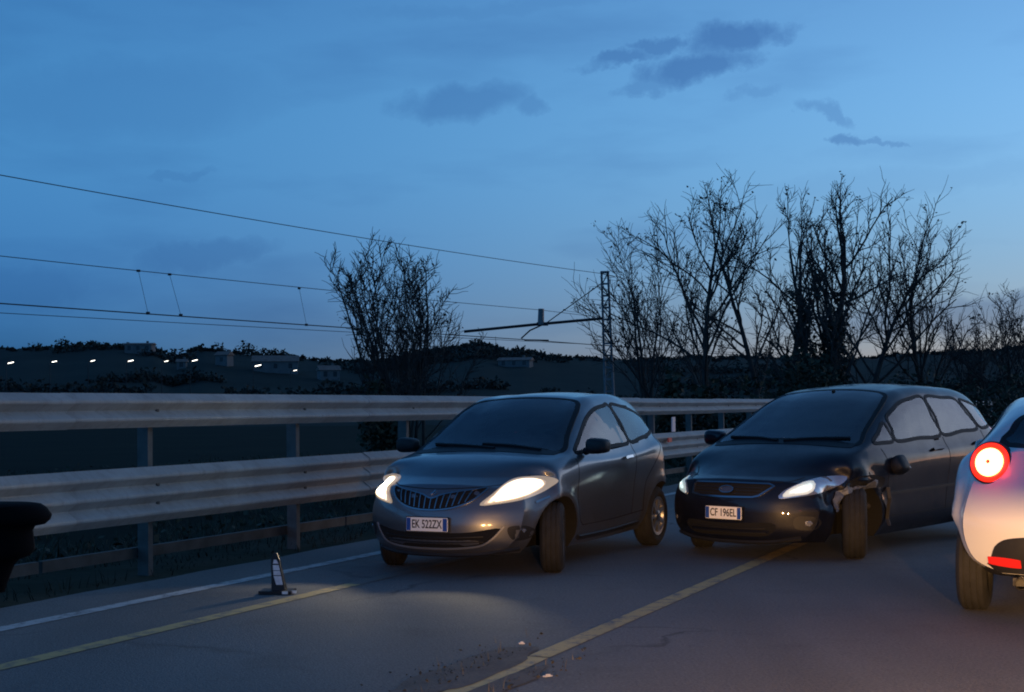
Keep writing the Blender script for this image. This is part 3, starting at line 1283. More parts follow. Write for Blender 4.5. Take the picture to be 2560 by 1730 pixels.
# ------------------------------------------------------------------ grey hatchback, headlamps lit
def build_hatchback():
    curves = [
        [(.77, .50, .19), (.4, .66, .18), (0, .70, .18), (-1.2, .70, .18), (-2.4, .70, .20), (-3.07, .52, .30)],
        [(.77, .63, .33), (.4, .745, .33), (0, .775, .33), (-1.2, .765, .33), (-2.4, .785, .36), (-3.07, .66, .42)],
        [(.77, .67, .50), (.4, .775, .55), (0, .805, .60), (-1.2, .795, .60), (-2.0, .81, .62), (-2.5, .83, .66), (-3.07, .70, .62)],
        [(.77, .66, .62), (.4, .755, .72), (0, .80, .80), (-.5, .808, .84), (-1.2, .815, .86), (-2.0, .82, .90), (-2.5, .815, .96), (-3.07, .66, .86)],
        [(.77, .61, .69), (.4, .70, .81), (0, .735, .895), (-.35, .75, .94), (-.6, .755, .955), (-1.2, .76, .98), (-2.0, .755, 1.03), (-2.5, .715, 1.09), (-2.85, .64, 1.12), (-3.07, .57, 1.0)],
        [(.77, .46, .725), (.4, .54, .855), (0, .60, .935), (-.3, .665, .975), (-.5, .655, 1.065), (-.75, .625, 1.20), (-1.05, .59, 1.34), (-1.35, .565, 1.42), (-1.9, .545, 1.445), (-2.4, .515, 1.405), (-2.7, .485, 1.33), (-2.9, .46, 1.21), (-3.07, .42, 1.04)],
        [(.77, .24, .745), (.4, .28, .88), (0, .32, .958), (-.2, .34, .99), (-.3, .36, 1.02), (-.5, .37, 1.115), (-.75, .36, 1.25), (-1.05, .35, 1.39), (-1.35, .34, 1.472), (-1.9, .33, 1.50), (-2.4, .32, 1.462), (-2.7, .30, 1.39), (-2.9, .28, 1.26), (-3.07, .25, 1.06)],
        [(.77, 0, .75), (.4, 0, .887), (0, 0, .966), (-.2, 0, 1.0), (-.3, 0, 1.03), (-.5, 0, 1.13), (-.75, 0, 1.265), (-1.05, 0, 1.41), (-1.35, 0, 1.492), (-1.9, 0, 1.518), (-2.4, 0, 1.48), (-2.7, 0, 1.405), (-2.9, 0, 1.27), (-3.07, 0, 1.07)],
    ]
    front = dict(x=.77, a=-.05, prof=[(.15, .17), (.22, .06), (.30, .01), (.42, 0), (.52, .015), (.60, .045), (.68, .09), (.74, .16), (.80, .22)], bow=.31, half=.68, pw=2.3)
    rear = dict(x=-3.07, a=-2.4, prof=[(.2, .12), (.35, .03), (.5, 0), (.7, .02), (.9, .06), (1.07, .10)], bow=.26, half=.7, pw=2.4)
    R, W = .293, .185
    car = Car('grey_hatchback', curves, front, rear, M['grey_paint'], [(0, .72, R, 0), (-2.39, .72, R, 0)])
    root = car.root
    tag(root, 'dark grey small hatchback facing the camera with both headlamps glowing', 'car')
    # glass
    ws = [(-.655, .995), (-.45, 1.015), (-.2, 1.03), (0, 1.035), (.2, 1.03), (.45, 1.015), (.655, .995), (.615, 1.12), (.575, 1.25), (.535, 1.365),
          (.46, 1.425), (.25, 1.452), (0, 1.46), (-.25, 1.452), (-.46, 1.425), (-.535, 1.365), (-.575, 1.25), (-.615, 1.12)]
    g = car.patch('windshield', fr(ws), 0, M['glass'], off=.003, res=.06)
    car.strip('seal', fr(ws), 0, .050, .0045, M['seal'], g, closed=True)
    car.patch('cowl', fr([(-.64, .968), (-.3, .988), (0, .995), (.3, .988), (.64, .968), (.655, .992), (.3, 1.022), (0, 1.032), (-.3, 1.022), (-.655, .992)]), 0, M['black_plastic'], off=.004, res=.05)
    wiper(car, fr([(.10, 1.012), (-.2, 1.03), (-.52, 1.04)]), 0)
    wiper(car, fr([(.50, 1.0), (.25, 1.03), (-.05, 1.045)]), 0)
    wf = side([(-.47, .985), (-.62, 1.075), (-.80, 1.175), (-1.02, 1.285), (-1.25, 1.355), (-1.50, 1.383), (-1.63, 1.386), (-1.68, 1.20), (-1.72, 1.040), (-1.40, 1.018), (-1.0, 1.0), (-.70, .988)])
    wr = side([(-1.78, 1.044), (-1.74, 1.20), (-1.69, 1.386), (-1.95, 1.378), (-2.2, 1.345), (-2.42, 1.290), (-2.56, 1.225), (-2.60, 1.165), (-2.52, 1.13), (-2.3, 1.09), (-2.05, 1.065)])
    for mir in (False, True):
        for w_ in (wf, wr):
            g_ = car.patch('side_window', w_, 90, M['side_glass'], off=.002, skirt=.006, res=.06, mirror=mir)
            car.strip('window_frame', w_, 90, .044, .0045, M['seal'], g_, closed=True, mirror=mir)
        # doors: gaps, handle, sill
        car.strip('door_gap', side([(-.40, .93), (-.36, .80), (-.34, .60), (-.42, .42), (-.50, .36)]), 90, .009, .0015, M['gap'], mirror=mir)
        car.strip('door_gap', side([(-1.76, 1.03), (-1.73, .80), (-1.70, .60), (-1.70, .37)]), 90, .009, .0015, M['gap'], mirror=mir)
        car.strip('door_gap', side([(-2.50, 1.10), (-2.42, .95), (-2.20, .80), (-2.02, .66), (-1.98, .50), (-1.98, .38)]), 90, .009, .0015, M['gap'], mirror=mir)
        car.strip('door_gap', side([(-.50, .355), (-1.2, .352), (-1.98, .378)]), 90, .009, .0015, M['gap'], mirror=mir)
        car.strip('door_handle', side([(-1.42, .895), (-1.50, .902), (-1.60, .905)]), 90, .030, .028, M['chrome'], mirror=mir)
        car.strip('sill_trim', side([(-.50, .245), (-1.2, .24), (-1.95, .265)]), 90, .05, .012, M['black_plastic'], mirror=mir)
        car.strip('fender_line', side([(.30, .60), (.16, .64)]), 90, .02, .006, M['dull_chrome'], mirror=mir)
    # bonnet shut line and front shut lines
    car.strip('bonnet_gap', fr([(-.60, .815), (-.50, .755), (-.38, .735), (-.2, .722), (0, .715), (.2, .722), (.38, .735), (.50, .755), (.60, .815)]), 0, .010, .0015, M['gap'])
    # grille: smile outline with V dip and upright bars
    gr = [(-.405, .722), (-.30, .705), (-.18, .688), (-.08, .668), (0, .640), (.08, .668), (.18, .688), (.30, .705), (.405, .722), (.36, .655), (.29, .605), (.19, .568), (.08, .552), (0, .549), (-.08, .552), (-.19, .568), (-.29, .605), (-.36, .655)]
    gp = car.patch('grille', fr(gr), 0, M['void_shade'], off=.002, skirt=.01, res=.05)
    car.strip('grille_frame', fr(gr), 0, .014, .012, M['dull_chrome'], gp, closed=True)
    for k in range(-6, 7):
        yb = k * .046
        yt = k * .052
        zb = .556 + .055 * (abs(k) / 6) ** 2 + .003
        zt = .645 + .055 * min(1, abs(k) / 3.5) + .004 * abs(k) / 3
        if k == 0:
            zt = .638
        car.strip('grille_bar', fr([(yb, zb), (yt, zt)]), 0, .010, .010, M['dull_chrome'], gp, curve=False)
    car.strip('badge', fr([(-.012, .672), (.004, .688), (.010, .704)]), 0, .012, .008, M['chrome'])
    car.strip('badge', fr([(.028, .688), (.020, .672)]), 0, .012, .008, M['dull_chrome'])
    # plate, lower intake and its bright lip
    number_plate(car, .786, .437, 'EK 522ZX', .02)
    lo = [(-.53, .405), (-.30, .375), (0, .370), (.30, .375), (.53, .405), (.47, .32), (.38, .272), (.20, .252), (0, .248), (-.20, .252), (-.38, .272), (-.47, .32)]
    li = car.patch('lower_intake', fr(lo), 0, M['void_shade'], off=.002, skirt=.01, res=.05)
    car.strip('intake_trim', fr([(-.555, .420), (-.48, .325), (-.39, .268), (-.20, .244), (0, .240), (.20, .244), (.39, .268), (.48, .325), (.555, .420)]), 0, .015, .010, M['dull_trim'], li)
    for z in (.29, .33):
        car.strip('intake_bar', fr([(-.42, z + .012), (0, z), (.42, z + .012)]), 0, .010, .012, M['black_plastic'], li)
    car.strip('bumper_lip', fr([(-.60, .235), (-.35, .200), (0, .192), (.35, .200), (.60, .235)]), 0, .030, .022, M['black_plastic'])
    for mir in (False, True):
        fp = car.patch('fog_lamp_bezel', [(.52, .56, .41), (.40, .66, .42), (.30, .70, .37), (.36, .66, .31), (.48, .58, .31)], 30, M['black_plastic'], off=.002, res=.04, mirror=mir)
        fl = car.patch('fog_lamp', [(.44, .635, .388), (.425, .648, .400), (.41, .66, .388), (.425, .648, .366)], 30, M['lamp_clear'], fp, off=.012, dome=.008, res=.02, mirror=mir)
        # headlamp: grey housing with a warm glow painted on, out to the wing, lit reflector inside
        hl = [(.62, .37, .592), (.55, .50, .600), (.44, .62, .622), (.30, .72, .66), (.18, .775, .705), (.06, .80, .765), (.17, .77, .80), (.30, .70, .805), (.42, .60, .79), (.50, .52, .74), (.56, .44, .67)]
        h = car.patch('headlight', hl, 30, M['lamp_glow'], off=.004, dome=.012, res=.03, mirror=mir)
        lit = [(.60, .395, .598), (.54, .50, .607), (.44, .61, .632), (.33, .70, .67), (.24, .745, .71), (.20, .755, .755), (.30, .70, .785), (.41, .60, .775), (.50, .51, .725), (.55, .45, .662)]
        car.patch('lit_reflector', lit, 30, M['lamp_on'], h, off=.016, dome=.010, skirt=.010, res=.03, mirror=mir)
        s = -1 if mir else 1
        spot('headlamp_light', root, (.70, .56 * s, .68), (1, .02 * s, -.13), 26, rad(80), .6, (1.0, .84, .58), .05)
    for s in (1, -1):
        add_wheel(car, 0, .72 * s, R, W, rad(20), 7, s)
        add_wheel(car, -2.39, .72 * s, R, W, 0, 7, s)
        door_mirror(car, (-.62, .76 * s, .985), (-.58, .895 * s, 1.035), M['black_plastic'], (.10, .20, .135))
    # rear: lamps, window, bumper reflectors
    rw = [(-.47, 1.10), (0, 1.08), (.47, 1.10), (.43, 1.25), (.36, 1.345), (0, 1.37), (-.36, 1.345), (-.43, 1.25)]
    g_ = car.patch('rear_window', [(y, z) for y, z in rw], 180, M['glass'], off=.002, res=.07)
    car.strip('seal', [(y, z) for y, z in rw], 180, .058, .0045, M['seal'], g_, closed=True)
    for mir in (False, True):
        car.patch('tail_lamp', [(-2.95, .62, .95), (-2.80, .70, .93), (-2.72, .72, .85), (-2.80, .72, .72), (-2.95, .64, .66), (-3.0, .58, .80)], 140, M['red_glow'], off=.004, dome=.012, res=.04, mirror=mir)
    number_plate(car, -3.085, .62, 'EK 522ZX', .0, .52, .11, -1)
    car.cabin(-.22, .98, -1.35, -2.25, .70, -.80)
    car.open_windows()
    car.place(-.355, 11.79, .445, wide=1.055)
    return car


# ------------------------------------------------------------------ dark people carrier with a crushed front wing
def build_minivan():
    curves = [
        [(.86, .58, .17), (.4, .73, .16), (0, .76, .17), (-1.3, .76, .18), (-2.6, .76, .20), (-3.46, .60, .30)],
        [(.86, .70, .30), (.4, .815, .30), (0, .845, .31), (-1.3, .835, .31), (-2.6, .85, .34), (-3.46, .74, .42)],
        [(.86, .74, .46), (.4, .85, .50), (0, .875, .55), (-1.3, .868, .58), (-2.6, .885, .62), (-3.46, .79, .65)],
        [(.86, .72, .60), (.4, .83, .69), (0, .872, .78), (-.5, .882, .83), (-1.3, .892, .86), (-2.6, .895, .91), (-3.46, .76, .95)],
        [(.86, .67, .665), (.4, .775, .79), (.1, .80, .88), (-.2, .815, .95), (-.6, .825, .985), (-1.3, .83, 1.01), (-2.6, .815, 1.075), (-3.1, .77, 1.11), (-3.46, .70, 1.08)],
        [(.86, .50, .70), (.4, .60, .84), (.1, .665, .93), (-.12, .74, .985), (-.35, .725, 1.09), (-.65, .685, 1.24), (-1.0, .645, 1.39), (-1.3, .625, 1.46), (-1.8, .615, 1.49), (-2.5, .60, 1.475), (-3.0, .565, 1.42), (-3.25, .53, 1.33), (-3.46, .50, 1.12)],
        [(.86, .26, .715), (.4, .31, .865), (.1, .35, .955), (-.08, .40, 1.01), (-.2, .41, 1.065), (-.35, .41, 1.14), (-.65, .40, 1.29), (-1.0, .39, 1.45), (-1.3, .38, 1.525), (-1.8, .375, 1.565), (-2.5, .365, 1.555), (-3.0, .34, 1.50), (-3.25, .32, 1.40), (-3.46, .30, 1.15)],
        [(.86, 0, .72), (.4, 0, .872), (.1, 0, .965), (-.04, 0, 1.015), (-.2, 0, 1.085), (-.35, 0, 1.16), (-.65, 0, 1.31), (-1.0, 0, 1.47), (-1.3, 0, 1.545), (-1.8, 0, 1.59), (-2.5, 0, 1.58), (-3.0, 0, 1.52), (-3.25, 0, 1.42), (-3.46, 0, 1.16)],
    ]
    front = dict(x=.86, a=0.0, prof=[(.12, .16), (.2, .06), (.30, .01), (.42, 0), (.52, .01), (.60, .04), (.68, .09), (.74, .16)], bow=.34, half=.75, pw=2.5)
    rear = dict(x=-3.46, a=-2.8, prof=[(.2, .10), (.35, .02), (.5, 0), (.8, .02), (1.0, .05), (1.16, .10)], bow=.22, half=.8, pw=2.6)
    R, W = .315, .205

    def crush(V):
        """collision damage: left front wing and bumper corner pushed in and folded"""
        out = V.copy()
        for i, (x, y, z) in enumerate(V):
            if y < .25 or x < -.75:
                continue
            w = math.exp(-((x - .12) / .42) ** 2) * math.exp(-((z - .60) / .19) ** 2) * min(1, max(0, (y - .40) / .28))
            if w < .01:
                continue
            q = Vector((x * 3.4, y * 2.0, z * 4.5))
            f = abs(noise.noise(q)) * 1.2 + .5 * noise.noise(q * 2.3)
            out[i, 1] -= w * (.055 + .10 * f)
            out[i, 2] += w * .05 * noise.noise(q * 1.4 + Vector((4, 0, 0)))
            out[i, 0] -= w * .05 * f
        return out
    car = Car('dark_minivan', curves, front, rear, M['navy_paint'], [(0, .775, R, 0), (-2.64, .775, R, 0)], crush)
    root = car.root
    tag(root, 'black five-door people carrier with crushed front wing standing across the yellow line', 'car')
    ws = [(-.715, 1.015), (-.5, 1.035), (-.2, 1.05), (0, 1.055), (.2, 1.05), (.5, 1.035), (.715, 1.015), (.68, 1.13), (.64, 1.27), (.595, 1.405), (.52, 1.475),
          (.28, 1.512), (0, 1.522), (-.28, 1.512), (-.52, 1.475), (-.595, 1.405), (-.64, 1.27), (-.68, 1.13)]
    g = car.patch('windshield', fr(ws), 0, M['glass'], off=.003, res=.06)
    car.strip('seal', fr(ws), 0, .050, .0045, M['seal'], g, closed=True)
    car.patch('cowl', fr([(-.70, .985), (-.3, 1.008), (0, 1.013), (.3, 1.008), (.70, .985), (.715, 1.012), (.3, 1.045), (0, 1.05), (-.3, 1.045), (-.715, 1.012)]), 0, M['black_plastic'], off=.004, res=.05)
    wiper(car, fr([(-.02, 1.035), (-.25, 1.055), (-.60, 1.06)]), 0)
    wiper(car, fr([(.04, 1.035), (.30, 1.055), (.62, 1.06)]), 0)
    quarter = side([(-.34, 1.03), (-.50, 1.115), (-.66, 1.20), (-.685, 1.12), (-.69, 1.035), (-.50, 1.022)])
    w1 = side([(-.77, 1.035), (-.76, 1.15), (-.77, 1.25), (-.95, 1.33), (-1.15, 1.395), (-1.40, 1.432), (-1.64, 1.44), (-1.66, 1.25), (-1.68, 1.07), (-1.2, 1.05)])
    w2 = side([(-1.76, 1.075), (-1.74, 1.25), (-1.72, 1.442), (-2.1, 1.44), (-2.40, 1.425), (-2.50, 1.30), (-2.60, 1.125), (-2.2, 1.10)])
    w3 = side([(-2.70, 1.13), (-2.60, 1.28), (-2.52, 1.412), (-2.75, 1.385), (-2.95, 1.335), (-3.08, 1.25), (-3.12, 1.18), (-3.0, 1.15)])
    for mir in (False, True):
        for w_ in (quarter, w1, w2, w3):
            g_ = car.patch('side_window', w_, 90, M['side_glass'], off=.002, skirt=.006, res=.07, mirror=mir, curve=True)
            car.strip('window_frame', w_, 90, .044, .0045, M['seal'], g_, closed=True, mirror=mir)
        car.strip('door_gap', side([(-.42, .97), (-.46, .80), (-.46, .55), (-.50, .36)]), 90, .009, .0015, M['gap'], mirror=mir)
        car.strip('door_gap', side([(-1.72, 1.05), (-1.72, .80), (-1.70, .55), (-1.70, .36)]), 90, .009, .0015, M['gap'], mirror=mir)
        car.strip('door_gap', side([(-2.66, 1.10), (-2.62, .98), (-2.42, .82), (-2.28, .65), (-2.24, .50), (-2.24, .38)]), 90, .009, .0015, M['gap'], mirror=mir)
        car.strip('door_gap', side([(-.50, .355), (-1.3, .35), (-2.24, .375)]), 90, .009, .0015, M['gap'], mirror=mir)
        car.strip('door_handle', side([(-1.36, .93), (-1.46, .937), (-1.58, .94)]), 90, .032, .030, M['navy_paint'], mirror=mir)
        car.strip('door_handle', side([(-2.32, .97), (-2.42, .977), (-2.52, .98)]), 90, .032, .030, M['navy_paint'], mirror=mir)
        car.strip('side_moulding', side([(-.50, .56), (-1.3, .57), (-2.2, .59)]), 90, .035, .010, M['black_plastic'], mirror=mir)
    car.strip('bonnet_gap', fr([(-.66, .80), (-.55, .735), (-.45, .70), (0, .69), (.45, .70), (.55, .735)]), 0, .010, .0015, M['gap'])
    gr = [(-.36, .680), (0, .685), (.36, .680), (.405, .662), (.30, .578), (.25, .566), (0, .562), (-.25, .566), (-.37, .584), (-.385, .66)]
    gp = car.patch('grille', fr(gr), 0, M['void_shade'], off=.002, skirt=.01, res=.05, curve=False)
    car.strip('grille_frame', fr(gr), 0, .020, .014, M['dull_chrome'], gp, closed=True, curve=False)
    for z in (.592, .618, .644):
        car.strip('grille_bar', fr([(-.345, z), (0, z + .003), (.33, z)]), 0, .009, .008, M['black_plastic'], gp)
    # oval badge
    bd = [(.068 * math.cos(t * PI / 8), .623 + .028 * math.sin(t * PI / 8)) for t in range(16)]
    b_ = car.patch('badge', fr(bd), 0, M['dull_badge'], off=.018, dome=.006, skirt=.02, res=.03)
    car.strip('badge_rim', fr(bd), 0, .008, .026, M['dull_chrome'], b_, closed=True)
    number_plate(car, .876, .425, 'CF 196EL', .02)
    lo = [(-.42, .345), (0, .335), (.42, .345), (.36, .235), (0, .225), (-.36, .235)]
    li = car.patch('lower_intake', fr(lo), 0, M['void_shade'], off=.002, skirt=.01, res=.05)
    for z in (.262, .30):
        car.strip('intake_bar', fr([(-.36, z), (0, z - .006), (.36, z)]), 0, .010, .012, M['black_plastic'], li)
    car.strip('bumper_lip', fr([(-.64, .215), (-.35, .18), (0, .172), (.35, .18), (.60, .215)]), 0, .030, .02, M['black_plastic'])
    for mir in (False, True):
        fp = car.patch('fog_lamp_bezel', [(.62, .55, .40), (.50, .66, .40), (.45, .70, .35), (.50, .66, .29), (.62, .55, .30)], 30, M['black_plastic'], off=.002, res=.04, mirror=mir)
        car.patch('fog_lamp', [(.56, .605, .362), (.53, .64, .368), (.515, .655, .345), (.535, .635, .322), (.56, .61, .33)], 30, M['lamp_clear'], fp, off=.010, dome=.006, res=.02, mirror=mir)
        hl = [(.70, .44, .562), (.60, .57, .575), (.50, .67, .595), (.38, .755, .63), (.26, .81, .68), (.20, .82, .735), (.32, .77, .745), (.48, .66, .725), (.60, .55, .68), (.68, .46, .615)]
        h = car.patch('headlight', hl, 30, M['lamp_clear'], off=.004, dome=.012, res=.03, mirror=mir)
        lit = [(.68, .465, .572), (.60, .57, .585), (.54, .63, .600), (.50, .665, .64), (.50, .655, .70), (.58, .57, .68), (.655, .49, .625)] if not mir else \
              [(.68, .465, .572), (.60, .57, .585), (.50, .67, .606), (.40, .735, .64), (.34, .77, .69), (.48, .66, .708), (.60, .55, .662), (.655, .49, .612)]
        car.patch('lit_reflector', lit, 30, M['lamp_mid'], h, off=.014, dome=.006, skirt=.012, res=.03, mirror=mir)
    # torn wing: folded strips of bare metal over the wheel, near-black patch painted for the shaded hole
    car.patch('torn_hole_shade', [(.18, .80, .66), (.02, .82, .73), (-.22, .84, .74), (-.40, .85, .70), (-.34, .85, .62), (-.12, .84, .655), (.10, .82, .61)], 75, M['void_shade'], off=.004, res=.05)  # flat dark patch on the wing, shade of a hole put into colour
    o = car.patch('torn_wing_edge', side([(.37, .43), (.31, .53), (.25, .60), (.17, .65), (.08, .642), (.0, .665), (-.08, .66), (-.15, .70), (-.23, .695), (-.20, .64),
                                          (-.12, .628), (-.04, .60), (.03, .615), (.10, .598), (.17, .58), (.24, .53), (.29, .45)]), 90, M['torn_metal'], off=.022, skirt=.006, res=.03, curve=False)
    for i, v in enumerate(o.data.vertices):
        q = v.co * 16
        v.co.y += .022 * noise.noise(q)
        v.co.z += .008 * noise.noise(q + Vector((7, 0, 0)))
    o.data.set_sharp_from_angle(angle=rad(12))
    o['label'] = 'bent strip of bare metal over the front wheel'
    V, F = [], []
    pts = [(-.43, .62), (-.42, .52), (-.44, .42), (-.45, .33), (-.43, .27)]
    for i, (x, z) in enumerate(pts):
        yy = .885 + .02 * math.sin(i * 1.7)
        V += [(x - .03, yy, z), (x + .01, yy + .018, z), (x + .03, yy - .004, z), (x, yy - .02, z)]
    for i in range(len(pts) - 1):
        for k in range(4):
            k2 = (k + 1) % 4
            F.append((4 * i + k, 4 * i + k2, 4 * i + 4 + k2, 4 * i + 4 + k))
    F += [(0, 1, 2, 3), tuple(4 * (len(pts) - 1) + k for k in (3, 2, 1, 0))]
    mk('torn_arch_liner', V, F, M['black_plastic'], root, True, 20)
    for s in (1, -1):
        add_wheel(car, 0, .775 * s, R, W, rad(28), 6, s)
        add_wheel(car, -2.64, .775 * s, R, W, 0, 6, s)
    door_mirror(car, (-.62, -.84, 1.0), (-.58, -.985, 1.055), M['navy_paint'], (.11, .22, .15))
    dm = door_mirror(car, (-.61, .885, .835), (-.60, .915, .815), M['black_plastic'], (.11, .17, .15), rad(-55))
    dm['label'] = 'broken door mirror hanging down from its mount'
    rw = [(-.52, 1.16), (0, 1.14), (.52, 1.16), (.48, 1.30), (.40, 1.42), (0, 1.45), (-.40, 1.42), (-.48, 1.30)]
    g_ = car.patch('rear_window', [(y, z) for y, z in rw], 180, M['glass'], off=.002, res=.08)
    car.strip('seal', [(y, z) for y, z in rw], 180, .058, .0045, M['seal'], g_, closed=True)
    for mir in (False, True):
        car.patch('tail_lamp', [(-3.30, .68, 1.20), (-3.18, .74, 1.18), (-3.12, .76, 1.05), (-3.18, .76, .85), (-3.32, .70, .80), (-3.36, .66, 1.0)], 135, M['red_glow'], off=.004, dome=.012, res=.04, mirror=mir)
    number_plate(car, -3.475, .70, 'CF 196EL', 0, .52, .11, -1)
    car.strip('roof_aerial', fr([(.0, 1.50), (.0, 1.51)]), 0, .02, .02, M['seal'])
    car.cabin(-.10, 1.02, -1.40, -2.40, .77, -.78)
    car.open_windows()
    car.place(2.455, 12.85, .734, wide=1.045)
    return car


# ------------------------------------------------------------------ white hatchback ahead, seen from behind
def build_white_car():
    curves = [
        [(.87, .52, .18), (.4, .68, .17), (0, .72, .17), (-1.2, .72, .18), (-2.5, .70, .22), (-3.19, .52, .31)],
        [(.87, .66, .32), (.4, .77, .32), (0, .80, .32), (-1.2, .785, .32), (-2.5, .80, .36), (-3.19, .70, .40)],
        [(.87, .70, .46), (.4, .80, .50), (0, .835, .56), (-1.2, .83, .58), (-2.5, .86, .64), (-3.19, .765, .62)],
        [(.87, .68, .58), (.4, .78, .68), (0, .815, .77), (-.6, .82, .84), (-1.2, .82, .88), (-2.5, .83, .96), (-3.19, .69, .90)],
        [(.87, .62, .65), (.4, .72, .78), (0, .755, .87), (-.3, .765, .92), (-.7, .77, .945), (-1.3, .77, .98), (-2.3, .745, 1.06), (-2.8, .67, 1.10), (-3.19, .60, 1.04)],
        [(.87, .46, .69), (.4, .55, .83), (0, .62, .915), (-.3, .675, .965), (-.6, .65, 1.10), (-.95, .60, 1.28), (-1.3, .57, 1.36), (-1.8, .55, 1.375), (-2.3, .525, 1.33), (-2.7, .49, 1.25), (-2.95, .47, 1.15), (-3.19, .45, 1.07)],
        [(.87, .25, .71), (.4, .29, .855), (0, .33, .94), (-.25, .36, .985), (-.35, .38, 1.03), (-.6, .38, 1.155), (-.95, .36, 1.34), (-1.3, .34, 1.41), (-1.8, .33, 1.425), (-2.3, .31, 1.385), (-2.7, .29, 1.305), (-2.95, .28, 1.19), (-3.19, .27, 1.09)],
        [(.87, 0, .72), (.4, 0, .865), (0, 0, .95), (-.22, 0, .99), (-.35, 0, 1.045), (-.6, 0, 1.175), (-.95, 0, 1.36), (-1.3, 0, 1.43), (-1.8, 0, 1.446), (-2.3, 0, 1.405), (-2.7, 0, 1.325), (-2.95, 0, 1.20), (-3.19, 0, 1.10)],
    ]
    front = dict(x=.87, a=0.0, prof=[(.12, .16), (.2, .06), (.30, .01), (.42, 0), (.52, .01), (.60, .05), (.68, .10), (.74, .18)], bow=.34, half=.7, pw=2.4)
    rear = dict(x=-3.19, a=-2.55, prof=[(.2, .12), (.32, .05), (.42, .01), (.55, 0), (.70, .02), (.85, .05), (1.0, .10), (1.1, .15)], bow=.24, half=.75, pw=2.6)
    R, W = .30, .195
    car = Car('white_hatchback', curves, front, rear, M['white_paint'], [(0, .735, R, 0), (-2.51, .735, R, 0)])
    root = car.root
    tag(root, 'white hatchback driving away at the right edge with round red tail lamp', 'car')
    rw = [(-.50, 1.115), (0, 1.10), (.50, 1.115), (.475, 1.20), (.43, 1.275), (.33, 1.305), (0, 1.325), (-.33, 1.305), (-.43, 1.275), (-.475, 1.20)]
    g_ = car.patch('rear_window', [(y, z) for y, z in rw], 180, M['glass'], off=.002, res=.06)
    car.strip('seal', [(y, z) for y, z in rw], 180, .058, .0045, M['seal'], g_, closed=True)
    ws = [(-.66, .985), (0, 1.03), (.66, .985), (.60, 1.15), (.54, 1.29), (.28, 1.375), (0, 1.385), (-.28, 1.375), (-.54, 1.29), (-.60, 1.15)]
    g_ = car.patch('windshield', fr(ws), 0, M['glass'], off=.002, res=.07)
    car.strip('seal', fr(ws), 0, .058, .0045, M['seal'], g_, closed=True)
    band = side([(-.48, .985), (-.75, 1.14), (-1.0, 1.255), (-1.3, 1.325), (-1.8, 1.335), (-2.2, 1.285), (-2.45, 1.20), (-2.42, 1.10), (-2.0, 1.055), (-1.3, 1.005)])
    for mir in (False, True):
        g_ = car.patch('side_window', band, 90, M['side_glass'], off=.002, skirt=.01, res=.08, mirror=mir)
        car.strip('window_frame', band, 90, .044, .0045, M['seal'], g_, closed=True, mirror=mir)
        car.strip('door_gap', side([(-1.9, 1.04), (-1.86, .75), (-1.80, .37)]), 90, .009, .0015, M['gap'], mirror=mir)
        car.strip('door_gap', side([(-.45, .94), (-.44, .70), (-.55, .36)]), 90, .009, .0015, M['gap'], mirror=mir)
        car.strip('door_handle', side([(-1.56, .91), (-1.76, .92)]), 90, .03, .028, M['white_paint'], mirror=mir)

        u_ = Car.flat([(-2.98, .60, 1.0)], 158)[0]
        hp, hn = car.hit(u_[0], u_[1], rad(158))
        sg = -1 if mir else 1
        t = MB().lathe([(-.09, .128), (.012, .128), (.024, .122), (.028, .112), (.024, .100), (.018, .090), (.018, .001)], 40, 'x').build('tail_lamp', M['tail_ring'], root)
        t.location = (hp.x, hp.y * sg, hp.z)
        t.rotation_euler = (0, rad(-14), rad(160) * sg)
        MB().lathe([(.019, .092), (.030, .088), (.037, .060), (.040, .014), (.036, .001)], 36, 'x').build('lamp_core', M['tail_core'], t)
        MB().lathe([(.039, .013), (.046, .010), (.047, .001)], 16, 'x').build('lamp_centre', M['red_glow'], t)
        TL = bpy.data.lights.new('tail_lamp_light', 'POINT')
        TL.energy = 1.4
        TL.color = (1.0, .03, .01)
        TL.shadow_soft_size = .07
        tl = bpy.data.objects.new('tail_lamp_light', TL)
        col.objects.link(tl)
        tl.parent = t
        tl.location = (.16, 0, 0)
        MB().lathe([(-.09, .140), (.004, .140), (.014, .134), (.010, .126)], 40, 'x').build('lamp_bezel', M['black_plastic'], t)
        car.patch('bumper_reflector', [(-3.05, .60, .415), (-3.12, .40, .405), (-3.12, .40, .36), (-3.05, .60, .375)], 165, M['red_glow'], off=.016, dome=.004, res=.03, mirror=mir)
        add_wheel(car, 0, .735 * (-1 if mir else 1), R, W, 0, 5, -1 if mir else 1)
        add_wheel(car, -2.51, .735 * (-1 if mir else 1), R, W, 0, 5, -1 if mir else 1)
        hl = [(.66, .42, .58), (.48, .65, .61), (.28, .76, .68), (.22, .775, .74), (.42, .66, .73), (.60, .50, .68)]
        car.patch('headlight', hl, 30, M['lamp_clear'], off=.004, dome=.012, res=.04, mirror=mir)
        door_mirror(car, (-.60, (-.74 if mir else .74), .985), (-.56, (-.82 if mir else .82), 1.03), M['white_paint'], (.10, .19, .13))
    dif = [(-.54, .50), (-.40, .545), (0, .555), (.40, .545), (.54, .50), (.585, .40), (.62, .30), (.30, .29), (0, .29), (-.30, .29), (-.62, .30), (-.585, .40)]
    car.patch('bumper_insert', dif, 180, M['black_plastic'], off=.010, res=.06)
    number_plate(car, -3.155, .81, 'EP 430HB', .05, .52, .11, -1)
    ex = MB().lathe([(-.10, .030), (-.12, .036), (-.02, .038), (.20, .038)], 20, 'x').build('exhaust_pipe', M['chrome'], root)
    ex.location = (-3.10, .40, .265)
    MB().box((-3.0, 0, .27), (.30, .90, .05)).build('under_tray', M['black_plastic'], root, False)
    p = road(-.20, 9.67 + 2.51)
